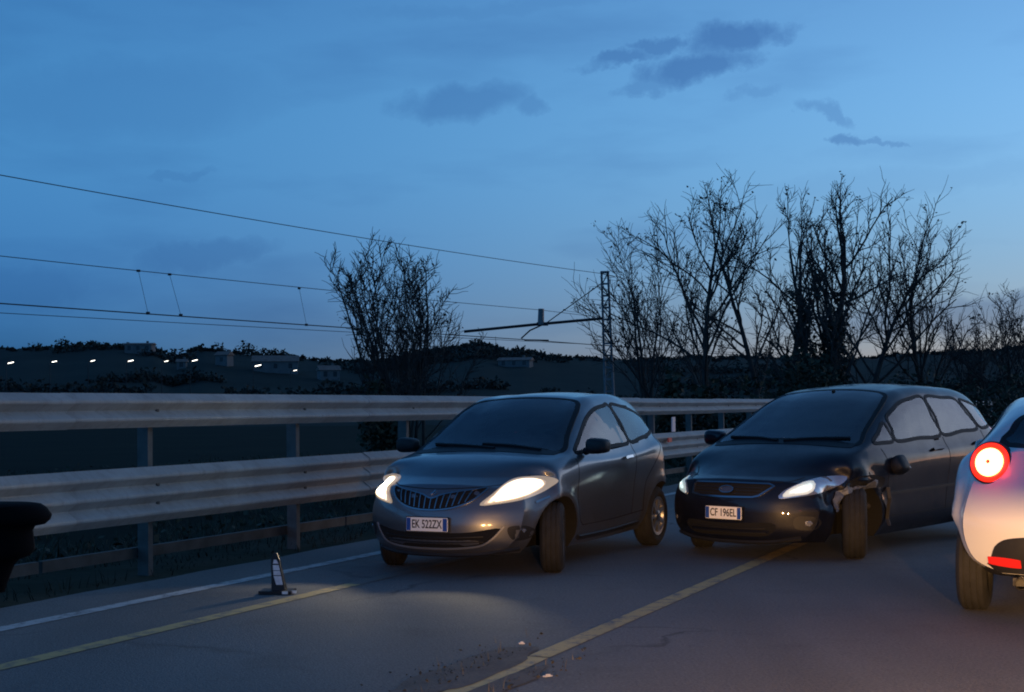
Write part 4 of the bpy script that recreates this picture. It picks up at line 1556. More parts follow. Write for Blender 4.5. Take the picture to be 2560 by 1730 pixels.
    car.cabin(-.25, .96, -1.35, -2.20, .70, -.80)
    car.open_windows()
    car.place(p.x, p.y, ROAD + PI)
    return car


hatch = build_hatchback()
van = build_minivan()
white = build_white_car()


# ------------------------------------------------------------------ guardrail
RAIL_LAT = -7.45
POST0, POST_STEP = 9.24, 2.25


def beam_profile(waves, pitch, depth):
    """corrugated beam, section (towards the road, up), a closed thin loop"""
    pts = []
    h = waves * pitch
    for w in range(waves):
        z0 = w * pitch
        for (t, d) in ((.0, 0.0), (.05, .04), (.38, .95), (.45, 1.0), (.55, 1.0), (.62, .95), (.95, .04)):
            pts.append((d * depth, z0 + t * pitch))
    pts.append((0.0, h))
    front = pts
    back = [(d - .004, z) for d, z in pts[::-1]]
    return front + back


def beam_mesh(waves, pitch, depth, length):
    pr = beam_profile(waves, pitch, depth)
    V, F = [], []
    n = len(pr)
    NS = 6
    for k in range(NS + 1):
        t = length * k / NS
        for (d, z) in pr:
            V.append((d, t, z))
    for s in range(NS):
        for k in range(n):
            k2 = (k + 1) % n
            F.append((s * n + k, s * n + k2, (s + 1) * n + k2, (s + 1) * n + k))
    F.append(tuple(range(n - 1, -1, -1)))
    F.append(tuple(NS * n + k for k in range(n)))
    me = bpy.data.meshes.new('rail_beam')
    me.from_pydata(V, [], F)
    me.materials.append(M['galvanised'])
    me.shade_smooth()
    me.set_sharp_from_angle(angle=rad(50))
    return me


rail = empty('guardrail', road(RAIL_LAT, POST0), -ROAD)       # local +y runs along the road, +x towards it
tag(rail, 'double steel crash barrier on posts along the far road edge', 'guardrail')
me_up = beam_mesh(2, .140, .082, 4.56)
me_lo = beam_mesh(3, .152, .085, 4.56)
me_foot = bpy.data.meshes.new('foot_rail')
fb = MB().box((0, 2.25, 0), (.05, 4.46, .09))
me_foot.from_pydata(fb.v, [], fb.f)
me_foot.materials.append(M['rust_steel'])
# C-section post
pb = MB()
pb.box((-.055, 0, .75), (.11, .006, 1.60)).box((-.003, .030, .75), (.006, .055, 1.60)).box((-.107, .030, .75), (.006, .055, 1.60))
me_post = bpy.data.meshes.new('post')
me_post.from_pydata(pb.v, [], pb.f)
me_post.materials.append(M['post_steel'])
sb = MB().box((.045, 0, 0), (.09, .10, .20)).box((.045, .04, 0), (.085, .006, .24))
me_spacer = bpy.data.meshes.new('spacer')
me_spacer.from_pydata(sb.v, [], sb.f)
me_spacer.materials.append(M['rust_steel'])
bb = MB().lathe([(0, .001), (0, .022), (.010, .020), (.014, .001)], 10, 'x')
me_bolt = bpy.data.meshes.new('bolt')
me_bolt.from_pydata(bb.v, [], bb.f)
me_bolt.materials.append(M['bolt'])
rng = random.Random(11)
for k in range(-4, 36):
    y = k * POST_STEP
    p = link_mesh('post', me_post, None, rail)
    p.location = (-.02, y, -.04)
    p.rotation_euler = (rng.uniform(-.01, .01), rng.uniform(-.012, .012), 0)
    for z in (1.39, .70):
        s_ = link_mesh('spacer', me_spacer, None, rail)
        s_.location = (-.015, y, z)
    if k < 12:
        for z in (1.39, .774, .622):
            b_ = link_mesh('bolt', me_bolt, None, rail)
            b_.location = (.079, y, z)
for k in range(-2, 18):
    y = -1.125 + k * 4.5
    dz = rng.uniform(-.006, .006)
    for me_, z in ((me_up, 1.25), (me_lo, .470)):
        b_ = link_mesh('rail_beam', me_, None, rail)
        b_.location = (.078 + (.0045 if k % 2 else 0), y, z + dz)
        b_.rotation_euler = (rng.uniform(-.0012, .0012), 0, 0)
    f_ = link_mesh('foot_rail', me_foot, None, rail)
    f_.location = (-.16, y, .20)
    if k < 6:
        for yy in (.06, -.10 + .02):
            for z in (1.33, 1.45, .51, .59, .74, .82):
                b_ = link_mesh('bolt', me_bolt, None, rail)
                b_.location = (.082, y + yy, z)

# reflectors on the barrier: a white one on a post, a red one on the lower beam
M['delineator'] = material('delineator_white', (0.75, 0.62, 0.62), 0.3)
M['delineator_red'] = material('delineator_red', (0.65, 0.07, 0.05), 0.3)
c0 = road(RAIL_LAT + .10, POST0 + 10 * POST_STEP - 4.6)
dl = empty('delineator', (0, 0, 0))
tag(dl, 'white roadside reflector standing between the two barrier beams', 'reflector')
dl.location = road(RAIL_LAT + .085, 23.5, .935)
dl.rotation_euler = (0, 0, -ROAD)
MB().box((0, 0, .13), (.02, .17, .26)).build('reflector_plate', M['delineator'], dl, False)
MB().box((-.03, .12, .13), (.05, .08, .27)).build('bracket', M['rust_steel'], dl, False)
dr = MB().box((0, 0, 0), (.02, .20, .075)).build('barrier_reflector', M['delineator_red'], None, False)
dr.location = road(RAIL_LAT + .175, 23.0, .80)
dr.rotation_euler = (0, 0, -ROAD)
tag(dr, 'small red reflector fixed to the lower barrier beam', 'reflector')

# ------------------------------------------------------------------ small road marker
M['marker'] = material('marker_plastic', (0.012, 0.010, 0.012), 0.5)
M['marker_white'] = material('marker_sheet', (0.86, 0.80, 0.78), 0.4, base2=(0.60, 0.54, 0.52), vscale=30)
mp_ = at(697, 1490, 1.0)
base = road(-5.79, 8.66, .024)
mk_ = empty('road_marker', base, -rad(4))
mk_.scale = (1.22, 1.2, 1.04)
tag(mk_, 'small black tapered road marker with white reflective panel on the asphalt', 'road marker')
mb = MB()
mb.add([(-.040, -.032, .02), (.044, -.032, .02), (.044, .032, .02), (-.040, .032, .02),
        (-.046, -.012, .245), (.004, -.012, .245), (.004, .012, .245), (-.046, .012, .245),
        (-.030, -.008, .285), (-.012, -.008, .285), (-.012, .008, .285), (-.030, .008, .285)],
       [(0, 3, 2, 1), (0, 1, 5, 4), (1, 2, 6, 5), (2, 3, 7, 6), (3, 0, 4, 7), (4, 5, 9, 8), (5, 6, 10, 9), (6, 7, 11, 10), (7, 4, 8, 11), (8, 9, 10, 11)])
mb.build('body', M['marker'], mk_, False)


def marker_pt(u, z):
    """point on the marker's front face, u across 0..1"""
    t = (z - .02) / .225
    x0, x1 = -.040 - .006 * t, .044 - .040 * t
    return Vector((x0 + (x1 - x0) * u, -.032 + .020 * t - .0025, z))


for (z0, z1, u0, u1, u2, u3) in ((.212, .240, .22, .84, .34, .64), (.165, .202, .20, .88, .20, .84), (.130, .160, .22, .90, .22, .88), (.062, .124, .40, .92, .22, .90)):
    V = [marker_pt(u0, z0), marker_pt(u1, z0), marker_pt(u3, z1), marker_pt(u2, z1)]
    V += [v + Vector((0, .003, 0)) for v in V]
    mk('reflective_panel', V, [(0, 1, 2, 3), (4, 7, 6, 5), (0, 4, 5, 1), (1, 5, 6, 2), (2, 6, 7, 3), (3, 7, 4, 0)], M['marker_white'], mk_, False)
MB().box((-.01, 0, .011), (.20, .15, .022)).build('foot_plate', M['marker'], mk_, False)
for x, y in ((.055, -.079), (.098, -.04)):
    MB().box((x, y, .013), (.034, .014, .018)).build('foot_reflector', M['plate'], mk_, False)

# ------------------------------------------------------------------ own car: door mirror in the corner of the view
wm = empty('wing_mirror', (0, 0, 0))
tag(wm, 'black wing mirror of the photographing car at the left edge', 'wing mirror')
D0 = 1.15
sil = [(1257, 60), (1262, 84), (1272, 100), (1290, 114), (1303, 110), (1312, 100), (1317, 74), (1330, 66), (1355, 70), (1378, 72), (1392, 62), (1402, 34), (1420, 20), (1450, 8), (1485, -2)]
V, F = [], []
NS = 14
for (py, px) in sil:
    e = at(px - 8, py + 3, D0)
    l = at(-190, py + 3, D0)
    cx, hw = (e.x + l.x) / 2, (e.x - l.x) / 2
    dep = .034 if py < 1310 else (.028 if py < 1395 else .020)
    if py in (1257, 1485):
        dep *= .5
    for k in range(NS):
        a = 2 * PI * k / NS
        V.append((cx + hw * math.copysign(abs(math.cos(a)) ** .7, math.cos(a)), D0 + .02 + dep * math.sin(a), e.z))
for i in range(len(sil) - 1):
    for k in range(NS):
        k2 = (k + 1) % NS
        F.append((i * NS + k, (i + 1) * NS + k, (i + 1) * NS + k2, i * NS + k2))
F += [tuple(range(NS)), tuple((len(sil) - 1) * NS + k for k in range(NS - 1, -1, -1))]
mk('housing', V, F, M['mirror_black'], wm, True, 60)
e0, e1 = at(-60, 1480, D0), at(-330, 1640, D0 + .05)
MB().tube([e0 + Vector((-.02, .02, .01)), e0.lerp(e1, .5), e1, e1 + Vector((-.03, .02, -.12))], [.022, .026, .034, .05], 10).build('mirror_arm', M['mirror_black'], wm)

# the photographing car's own dipped headlamps, below the picture: unseen black plates added to cut a flat beam
for lat, lab in ((-.28, 'left dipped headlamp of the photographing car'), (.98, 'right dipped headlamp of the photographing car')):
    hl_ = empty('own_headlamp', road(lat, 1.75, .66), -ROAD)
    tag(hl_, lab, 'headlamp')
    MB().box((0, .09, .0275), (.34, .20, .060)).build('upper_shade', M['mirror_black'], hl_, False)
    MB().box((0, .09, -.076), (.34, .20, .060)).build('lower_shade', M['mirror_black'], hl_, False)
    MB().box((0, -.03, -.02), (.34, .03, .16)).build('reflector', M['mirror_black'], hl_, False)  # added black back plate, stops light going backwards
    spot('own_headlamp_light', hl_, (0, .0, -.004), (.10, 1, -.09), 2700, rad(97), 1.0, (1.0, .52, .18), .005)

# ------------------------------------------------------------------ railway: mast and overhead wires
M['mast'] = material('mast_steel', (0.16, 0.16, 0.17), 0.6, 0.4, var=0.3, vscale=1.5)
M['wire'] = material('wire_copper', (0.030, 0.030, 0.034), 0.6, 0.5)
M['insulator'] = material('insulator', (0.12, 0.13, 0.14), 0.4)
DM = 72.0
mast_top, mast_foot = at(1512, 682, DM), at(1528, 1040, DM)
mast = empty('railway_mast', (mast_foot.x, mast_foot.y, -1.0))
tag(mast, 'grey lattice railway mast with cantilever arm beside the bare trees', 'mast')
L0 = Vector((mast_foot.x, mast_foot.y, -1.0))
tp = mast_top - L0
for sx in (-1, 1):
    MB().tube([(sx * .24, 0, 0), (tp.x + sx * .17, 0, tp.z)], [.07, .06], 8).build('mast_leg', M['mast'], mast)
for k in range(15):
    t0, t1 = k / 15, (k + 1) / 15
    s = 1 if k % 2 else -1
    w0, w1 = .24 - .07 * t0, .24 - .07 * t1
    MB().tube([(tp.x * t0 + s * w0, .02, tp.z * t0), (tp.x * t1 - s * w1, .02, tp.z * t1)], .035, 6).build('lattice_bar', M['mast'], mast)
    MB().box((tp.x * t0, 0, tp.z * t0 + .05), (2 * w0, .05, .10)).build('batten_plate', M['mast'], mast, False)
MB().box((tp.x, 0, tp.z + .03), (.46, .36, .10)).build('cap', M['mast'], mast, False)
MB().tube([at(1507, 796, DM) - L0, at(1330, 812, DM) - L0, at(1160, 829, DM) - L0], .075, 8).build('cantilever_arm', M['wire'], mast)
MB().tube([at(1507, 706, DM) - L0, at(1368, 806, DM) - L0], .03, 6).build('stay_wire', M['wire'], mast)
MB().tube([at(1353, 772, DM) - L0, at(1352, 812, DM) - L0], [.16, .18], 10).build('insulator', M['insulator'], mast)
MB().box(at(1356, 810, DM) - L0, (.6, .2, .18)).build('bracket', M['wire'], mast, False)
MB().tube([at(1356, 812, DM) - L0, at(1325, 826, DM) - L0, at(1303, 846, DM) - L0, at(1312, 850, DM) - L0, at(1372, 851, DM) - L0], .045, 6).build('registration_arm', M['wire'], mast)


def wire_thing(name, label, pa, pb, sag, r, n=40, ext_b=True):
    """catenary from pa (near) to pb (at the mast), and on to the right beyond it"""
    P = []
    for i in range(n + 1):
        t = i / n
        q = pa.lerp(pb, t)
        q.z -= sag * 4 * t * (1 - t)
        P.append(q)
    if ext_b:
        d = (pb - pa)
        pc = pb + d * .9
        for i in range(1, 15):
            t = i / 14
            q = pb.lerp(pc, t)
            q.z = pb.z - sag * 4 * t * (1 - t)
            P.append(q)
    o = MB().tube(P, r, 5).build(name, M['wire'], None)
    tag(o, label, 'wire', 'railway overhead wires')
    return o, P


def extend(p0, p1, k):
    q = p0 + (p0 - p1) * k
    q.z = p0.z
    return q


fa, fbm = at(0, 420, 39.5), at(1505, 684, DM)
wire_thing('feeder_wire', 'topmost overhead wire running down to the mast top', extend(fa, fbm, .35), fbm, .25, .015)
ma, mb_ = at(0, 635, 44.0), at(1352, 775, DM)
mo, mP = wire_thing('carrier_wire', 'second overhead wire from the top, with droppers hanging from it', extend(ma, mb_, .30), mb_, .10, .014)
ca, cb = at(0, 757, 44.0), at(1340, 851, DM)
co_, cP = wire_thing('contact_wire', 'thick dark overhead wire below the droppers', extend(ca, cb, .30), cb, .03, .022)
da_, db_ = at(0, 780, 48.5), at(1500, 862, 77.5)
wire_thing('far_contact_wire', 'lowest thin overhead wire over the far track', extend(da_, db_, .25), db_, .04, .013)
for (x0, y0, x1, y1) in ((346, 677, 370, 783), (424, 686, 452, 788), (748, 721, 766, 812)):
    a_ = at(x0, y0, 50 + 12 * (x0 - 340) / 420)
    b_ = at(x1, y1, 50 + 12 * (x0 - 340) / 420)
    MB().tube([a_, b_], .008, 5).build('dropper', M['wire'], mo)
    MB().box(b_, (.12, .12, .10)).build('dropper_clamp', M['wire'], mo, False)
    MB().box(a_, (.12, .10, .08)).build('dropper_clamp', M['wire'], mo, False)


# ------------------------------------------------------------------ trees
M['bark'] = material('bark', (0.040, 0.034, 0.030), 0.9, var=0.4, vscale=3, bump=0.5, bscale=20)
M['twig'] = material('twig_bark', (0.045, 0.037, 0.033), 0.9, var=0.3, vscale=3)
M['dead_leaf'] = material('dead_leaf', (0.040, 0.034, 0.024), 0.8, var=0.5, vscale=2)
M['ivy'] = material('ivy_leaf', (0.014, 0.020, 0.012), 0.7, var=0.5, vscale=4)
M['hill_leaf'] = material('hill_leaf', (0.015, 0.021, 0.016), 0.9, var=0.4, vscale=.3)
M['shrub_leaf'] = material('shrub_leaf', (0.026, 0.034, 0.018), 0.8, var=0.5, vscale=2)


class Fast:
    """lists of tubes and leaves gathered without Vector overhead at build time"""

    def __init__(self):
        self.v, self.f = [], []

    def tube(self, pts, r0, r1, n):
        m = len(pts)
        b = len(self.v)
        d = (pts[-1] - pts[0]).normalized()
        a = d.cross(Vector((.3, .2, 1)) if abs(d.z) < .9 else Vector((1, .1, 0))).normalized()
        c = d.cross(a)
        for i, p in enumerate(pts):
            r = r0 + (r1 - r0) * i / (m - 1)
            for k in range(n):
                w = 2 * PI * k / n
                q = p + a * (r * math.cos(w)) + c * (r * math.sin(w))
                self.v.append((q.x, q.y, q.z))
        for i in range(m - 1):
            for k in range(n):
                k2 = (k + 1) % n
                self.f.append((b + i * n + k, b + i * n + k2, b + (i + 1) * n + k2, b + (i + 1) * n + k))

    def leaf(self, p, s, rg):
        d = Vector((rg.uniform(-1, 1), rg.uniform(-1, 1), rg.uniform(-1, .6))).normalized()
        e = d.cross(Vector((rg.uniform(-1, 1), rg.uniform(-1, 1), rg.uniform(-1, 1)))).normalized()
        b = len(self.v)
        for q in (p, p + d * s * .5 + e * s * .32, p + d * s, p + d * s * .5 - e * s * .32):
            self.v.append((q.x, q.y, q.z))
        self.f.append((b, b + 1, b + 2, b + 3))

    def build(self, name, mat, parent, smooth=True):
        return mk(name, self.v, self.f, mat, parent, smooth, 0)


def grow_line(p, d, length, nseg, wob, lift, rg):
    pts = [p.copy()]
    d = d.copy()
    for i in range(nseg):
        d = (d + Vector((rg.uniform(-wob, wob), rg.uniform(-wob, wob), rg.uniform(-wob, wob) + lift))).normalized()
        p = p + d * (length / nseg)
        pts.append(p.copy())
    return pts, d


def side_dir(d, ang, rg):
    a = d.cross(Vector((rg.uniform(-1, 1), rg.uniform(-1, 1), rg.uniform(-1, 1)))).normalized()
    return (d * math.cos(ang) + a * math.sin(ang)).normalized()


def bare_tree(name, label, px, dist, top_py, width_px, seed, lean=0.0, stems=1, limbs=11, branches=7, twigs=7, leaves=.25,
              ivy=0.0, crown_from=.28, trunk_r=.16, group='bare trees beyond the barrier', base_z=-.9, cat='tree', spread=.75, leaf_size=.10):
    rg = random.Random(seed)
    base = at(px, 1017, dist)
    base.z = base_z
    top = at(px, top_py, dist)
    H = top.z - base_z
    Wd = width_px / FPX * dist
    root = empty(name, base)
    tag(root, label, cat, group)
    trunk, crown, lf, iv = Fast(), Fast(), Fast(), Fast()
    for st in range(stems):
        off = Vector((0, 0, 0)) if stems == 1 else Vector((rg.uniform(-.35, .35), rg.uniform(-.3, .3), 0))
        sl = lean + (0 if stems == 1 else rg.uniform(-.32, .32))
        d0 = Vector((sl, rg.uniform(-.08, .08), 1)).normalized()
        hh = H * (.80 if stems == 1 else rg.uniform(.62, .80))
        tp, _ = grow_line(off, d0, hh, 10, .09, .02, rg)
        tr = trunk_r * (1 if stems == 1 else .7)
        trunk.tube(tp, tr, tr * .28, 8)
        nl = limbs if stems == 1 else max(4, limbs // stems + 1)
        for k in range(nl):
            t = crown_from + (1 - crown_from) * (k + rg.random() * .8) / nl
            i = min(9, int(t * 10))
            q = tp[i].lerp(tp[i + 1], t * 10 - i) if t < 1 else tp[-1]
            td = (tp[min(10, i + 1)] - tp[max(0, i - 1)]).normalized()
            ll = Wd * .88 * (1.15 - .55 * abs(t - .40)) * rg.uniform(.6, 1.15)
            if k >= nl - 2:
                ll = max(ll * .7, H * .20)
                dl = side_dir(td, rg.uniform(.1, .4), rg)
            else:
                dl = side_dir(td, rg.uniform(spread - .2, spread + .25), rg)
            dl = (dl + Vector((0, 0, .22))).normalized()
            lp, ld = grow_line(q, dl, ll, 7, .17, .06, rg)
            lr = max(.022, tr * (.50 - .30 * t))
            trunk.tube(lp, lr, lr * .35, 5)
            for b in range(branches):
                u = .18 + .80 * (b + rg.random()) / branches
                j = min(6, int(u * 7))
                q2 = lp[j].lerp(lp[j + 1], u * 7 - j)
                bd = side_dir((lp[j + 1] - lp[j]).normalized(), rg.uniform(.45, 1.0), rg)
                bd = (bd + Vector((0, 0, .22))).normalized()
                bl = ll * rg.uniform(.25, .48) * (1.1 - .4 * u)
                bp, _ = grow_line(q2, bd, bl, 4, .22, .08, rg)
                br = max(.012, lr * .42)
                crown.tube(bp, br, br * .5, 4)
                for w in range(twigs):
                    uu = .15 + .85 * (w + rg.random()) / twigs
                    jj = min(3, int(uu * 4))
                    q3 = bp[jj].lerp(bp[jj + 1], uu * 4 - jj)
                    wd = side_dir((bp[jj + 1] - bp[jj]).normalized(), rg.uniform(.4, 1.1), rg)
                    wd = (wd + Vector((0, 0, .15))).normalized()
                    wp, _ = grow_line(q3, wd, bl * rg.uniform(.30, .65), 3, .30, .03, rg)
                    crown.tube(wp, .011, .006, 3)
                    if rg.random() < leaves:
                        for _ in range(rg.randint(1, 4)):
                            lf.leaf(wp[-1] + Vector((rg.gauss(0, .05), rg.gauss(0, .05), rg.gauss(0, .05))), leaf_size * rg.uniform(.6, 1.5), rg)
        if ivy > 0:
            for _ in range(int(3600 * ivy)):
                t = min(.999, abs(rg.gauss(0, .38)) + rg.random() * .25) * ivy
                i = min(9, int(t * 10))
                q = tp[i].lerp(tp[i + 1], t * 10 - i)
                rr = (tr * (1 - .5 * t) + .17 + .10 * noise.noise(Vector((t * 14, seed, st)))) * rg.uniform(.6, 1.25)
                a = rg.uniform(0, 2 * PI)
                iv.leaf(q + Vector((rr * math.cos(a), rr * math.sin(a), rg.gauss(0, .06))), .15 * rg.uniform(.6, 1.4), rg)
    trunk.build('trunk', M['bark'], root)
    c = crown.build('crown', M['twig'], root)
    if lf.f:
        lf.build('leaves', M['dead_leaf'], c, False)
    if iv.f:
        iv.build('ivy', M['ivy'], root, False)
    return root


bare_tree('bare_tree', 'bushy half-bare tree standing alone left of the railway mast', 1028, 40, 570, 290, 12, 0.0, 8, 44, 7, 8, .06, .12, .18, .09, spread=.70, leaf_size=.11)
TREES = [
    # px, dist, top, width, seed, lean, stems, limbs, leaves, ivy, label
    (1640, 50, 620, 330, 21, -.10, 3, 14, .30, .0, 'low thin bare tree just right of the railway mast'),
    (1790, 47, 460, 320, 22, -.03, 1, 12, .45, .0, 'bare tree with leaf tufts on top, left side of the grove'),
    (1905, 52, 430, 230, 23, -.12, 1, 11, .40, .0, 'slender bare tree leaning left in the grove'),
    (1962, 55, 470, 180, 24, .03, 1, 9, .25, .0, 'slim bare tree between the leaning tree and the first ivy trunk'),
    (2022, 46, 415, 260, 25, .00, 1, 12, .30, .75, 'tall bare tree with a straight ivy covered trunk'),
    (2092, 45, 415, 300, 26, .05, 2, 14, .30, .80, 'tall bare tree with a forked trunk thick with ivy'),
    (2150, 48, 470, 330, 27, .22, 1, 13, .25, .0, 'bare tree leaning right behind the dark people carrier'),
    (2322, 50, 640, 230, 28, .06, 1, 11, .20, .0, 'smaller thin bare tree on the right of the grove'),
    (2440, 56, 780, 210, 29, -.05, 3, 10, .35, .0, 'low bare thicket tree above the white car'),
    (2545, 54, 770, 240, 30, .0, 3, 12, .35, .0, 'low bare thicket tree at the right edge'),
    (1725, 58, 700, 190, 31, .05, 2, 9, .35, .0, 'short bare sapling behind the left of the grove'),
]
for (px, dist, top, wd, sd_, lean, stems, limbs, leaves, ivy, lab) in TREES:
    bare_tree('bare_tree', lab, px, dist, top, wd, sd_, lean, stems, limbs + 3, 8, 7, leaves * .35, ivy, .24 if ivy else .28, .19 if ivy else .14)


def shrub(label, px, dist, top_py, width_px, seed, n=1500, group='dark shrubs behind the barrier'):
    rg = random.Random(seed)
    base = at(px, 1017, dist)
    base.z = -.9
    H = at(px, top_py, dist).z + .9
    Wd = width_px / FPX * dist
    root = empty('shrub', base)
    tag(root, label, 'shrub', group)
    st, lf = Fast(), Fast()
    lobes = [(rg.uniform(-.3, .3) * Wd, rg.uniform(-.3, .3) * Wd, rg.uniform(.35, .78) * H, rg.uniform(.22, .36)) for _ in range(7)]
    for (x, y, z, r) in lobes:
        pts, _ = grow_line(Vector((x * .2, y * .2, 0)), Vector((x * .5, y * .5, z)).normalized(), z * 1.05, 5, .12, .03, rg)
        st.tube(pts, .03, .01, 5)
        for _ in range(n // 7):
            d = Vector((rg.gauss(0, 1), rg.gauss(0, 1), rg.gauss(0, 1))).normalized() * (rg.random() ** .45)
            q = Vector((x + d.x * r * Wd, y + d.y * r * Wd, z + d.z * r * H * .8))
            if q.z > 0:
                lf.leaf(q, .14 * rg.uniform(.6, 1.6), rg)
    st.build('stems', M['bark'], root)
    lf.build('foliage', M['shrub_leaf'], root, False)


shrub('narrow dark shrub behind the barrier, below the thin tree by the mast', 1668, 33, 880, 90, 41)
shrub('broad low dark shrub behind the barrier in the middle of the gap between cars', 1775, 34, 915, 170, 42)
shrub('dark shrub behind the barrier at the left of the people carrier roof', 1895, 33, 890, 190, 43)
shrub('dark ivy bush round the foot of the ivy covered trunks', 2060, 43, 870, 260, 44, 2600)
shrub('dark bush at the foot of the tree standing alone', 962, 38.5, 880, 130, 45, 1800)
shrub('dark bush at the far right beyond the white car', 2480, 47, 890, 330, 46, 2200)
shrub('low dark bush between grove and right edge', 2300, 46, 915, 280, 47, 2000)

# woods along the skyline: read as one mass
rg = random.Random(5)
wood = Fast()
x = -300.0
while x < 3000:
    cl = noise.noise(Vector((x * .006, 2.2, 0)))
    big = [(90, 12), (162, 20), (252, 10), (440, 18), (500, 10), (545, 14), (610, 26), (630, 20), (680, 22), (715, 14), (1190, 8)]
    d = rg.uniform(405, 450)
    p = on_hill(x, d)
    hpx = rg.uniform(1.5, 4.5) * (1 + cl)
    for (bx, bh) in big:
        if abs(x - bx) < 14:
            hpx += bh * (1 - abs(x - bx) / 14)
    h = max(.8, hpx / FPX * d * 1.5)
    for _ in range(70):
        a = rg.uniform(0, 2 * PI)
        r = math.sqrt(rg.random()) * h * .75
        q = p + Vector((r * math.cos(a), r * math.sin(a), h * (.1 + .9 * rg.random() * (1 - (r / (h * .8)) ** 2 * .6))))
        wood.leaf(q, 1.1 * rg.uniform(.5, 1.3), rg)
    x += rg.uniform(5, 16)
# hedgerows and copses running across the slopes
for _ in range(26):
    px, d = rg.uniform(-300, 2700), rg.uniform(215, 400)
    ln, dd = rg.uniform(120, 520), rg.uniform(-30, 30)
    n_ = int(ln / 5)
    for k in range(n_):
        p = on_hill(px + ln * k / n_, d + dd * k / n_ + rg.gauss(0, 1.5))
        h = rg.uniform(.8, 2.0) * (1.2 + noise.noise(Vector((k * .2, px, 0))))
        for _ in range(14):
            wood.leaf(p + Vector((rg.gauss(0, .5), rg.gauss(0, .5), h * rg.random())), rg.uniform(.5, 1.2), rg)
o = wood.build('hillside_wood', M['hill_leaf'], None, False)
o['kind'] = 'stuff'
o['label'] = 'dark distant woods and hedges over the hills'

# houses on the left hill
M['render_wall'] = material('house_render', (0.12, 0.118, 0.12), 0.9, var=0.15, vscale=.6)
M['roof_tile'] = material('roof_tile', (0.17, 0.12, 0.10), 0.9, var=0.3, vscale=1.5)
M['window_dark'] = material('window_dark', (0.02, 0.022, 0.026), 0.2)


def house(label, px, py_foot, d, w, dep, h, rot, roof_h=1.6, nwin=3):
    best = None
    for k in range(70):
        dd = 230 + 3 * k
        g = on_hill(px, dd)
        e = abs(at(px, py_foot, dd).z - g.z)
        if best is None or e < best[0]:
            best = (e, g)
    root = empty('house', best[1], rot)
    tag(root, label, 'house', 'houses on the far hill')
    MB().box((0, 0, h / 2 - 2), (w, dep, h + 4)).build('wall', M['render_wall'], root, False)
    e = .35
    V = [(-w / 2 - e, -dep / 2 - e, h), (w / 2 + e, -dep / 2 - e, h), (w / 2 + e, dep / 2 + e, h), (-w / 2 - e, dep / 2 + e, h), (-w / 2 - e, 0, h + roof_h), (w / 2 + e, 0, h + roof_h)]
    r = mk('roof', V, [(0, 1, 5, 4), (2, 3, 4, 5), (0, 4, 3), (1, 2, 5), (0, 3, 2, 1)], M['roof_tile'], root, False)
    MB().box((w * .25, dep * .15, h + roof_h * .9), (.6, .6, 1.2)).build('chimney', M['render_wall'], r, False)
    for k in range(nwin):
        x = -w / 2 + w * (k + .5) / nwin
        MB().box((x, -dep / 2 - .02, h * .58), (.9, .06, 1.2)).build('window', M['window_dark'], root, False)


house('long pale house with a low gable beside the brightest hill lamp', 690, 931, 400, 11, 6, 2.6, .15)
house('small pale house half hidden on the hill, left of the long house', 562, 913, 410, 3.2, 4, 2.6, -.2, 1.0, 1)
house('tiny pale house below the lamps on the hill', 456, 921, 390, 2.2, 3, 1.6, .1, .8, 1)
house('pale house on the hill nearest to the lone tree', 822, 949, 380, 4.6, 5, 2.2, .3, 1.2, 2)
house('flat pale farm building on the ridge above the lamps', 352, 885, 425, 7.5, 6, 2.6, .05, .5, 3)
house('pale farmhouse on the slope left of the railway mast', 1290, 917, 400, 8, 5, 1.5, -.2, .8, 3)

M['street_lamp'] = material('street_lamp_glow', (1, 1, 1), 0.3, emis=(1.0, 0.93, 0.80), estr=3.2)
M['lamp_pole'] = material('lamp_pole', (0.03, 0.032, 0.035), 0.6, 0.5)
for (px, py, s, lab) in ((27, 907, 1.2, 'street lamp on the hill, first from the left edge'), (136, 904, 1.0, 'street lamp on the hill, second from the left edge'),
                         (232, 902, .9, 'street lamp on the hill, third from the left edge'), (327, 902, 1.1, 'street lamp on the hill, fourth from the left edge'),
                         (416, 903, .8, 'faint street lamp on the hill, fifth from the left edge'), (487, 901, 1.1, 'street lamp on the hill, sixth from the left edge'),
                         (645, 914, 1.3, 'brightest street lamp on the hill, by the long pale house'), (738, 926, .7, 'small street lamp at the right end of the long pale house')):
    best = None
    for k in range(60):
        d = 260 + 3 * k
        q = at(px, py, d)
        g = on_hill(px, d)
        e = abs(q.z - g.z - 7.0)
        if best is None or e < best[0]:
            best = (e, q, g)
    _, q, g = best
    root = empty('street_lamp', (q.x, q.y, g.z))
    tag(root, lab, 'street lamp', 'street lamps on the far hill')
    hz = q.z - g.z
    MB().tube([(-.9, 0, -.5), (-.9, 0, hz - .2), (-.6, 0, hz + .15), (0, 0, hz + .18)], [.09, .06, .045, .04], 6).build('pole', M['lamp_pole'], root)
    b = MB()
    R = Matrix.Rotation(-.22, 3, 'Y')
    b.box((0, 0, hz), (.90 * s, .20, .11 * s), R)
    b.build('luminaire', M['street_lamp'], root, False)

# ------------------------------------------------------------------ verge grass, weeds, dirt, litter
M['grass'] = material('verge_grass', (0.018, 0.020, 0.011), 0.9, var=0.5, vscale=2)
M['dry_grass'] = material('dry_grass', (0.16, 0.13, 0.075), 0.9, var=0.5, vscale=6)
M['dirt'] = material('road_dirt', (0.150, 0.136, 0.118), 0.95, base2=(0.100, 0.092, 0.082), vscale=7, bump=0.8, bscale=50)


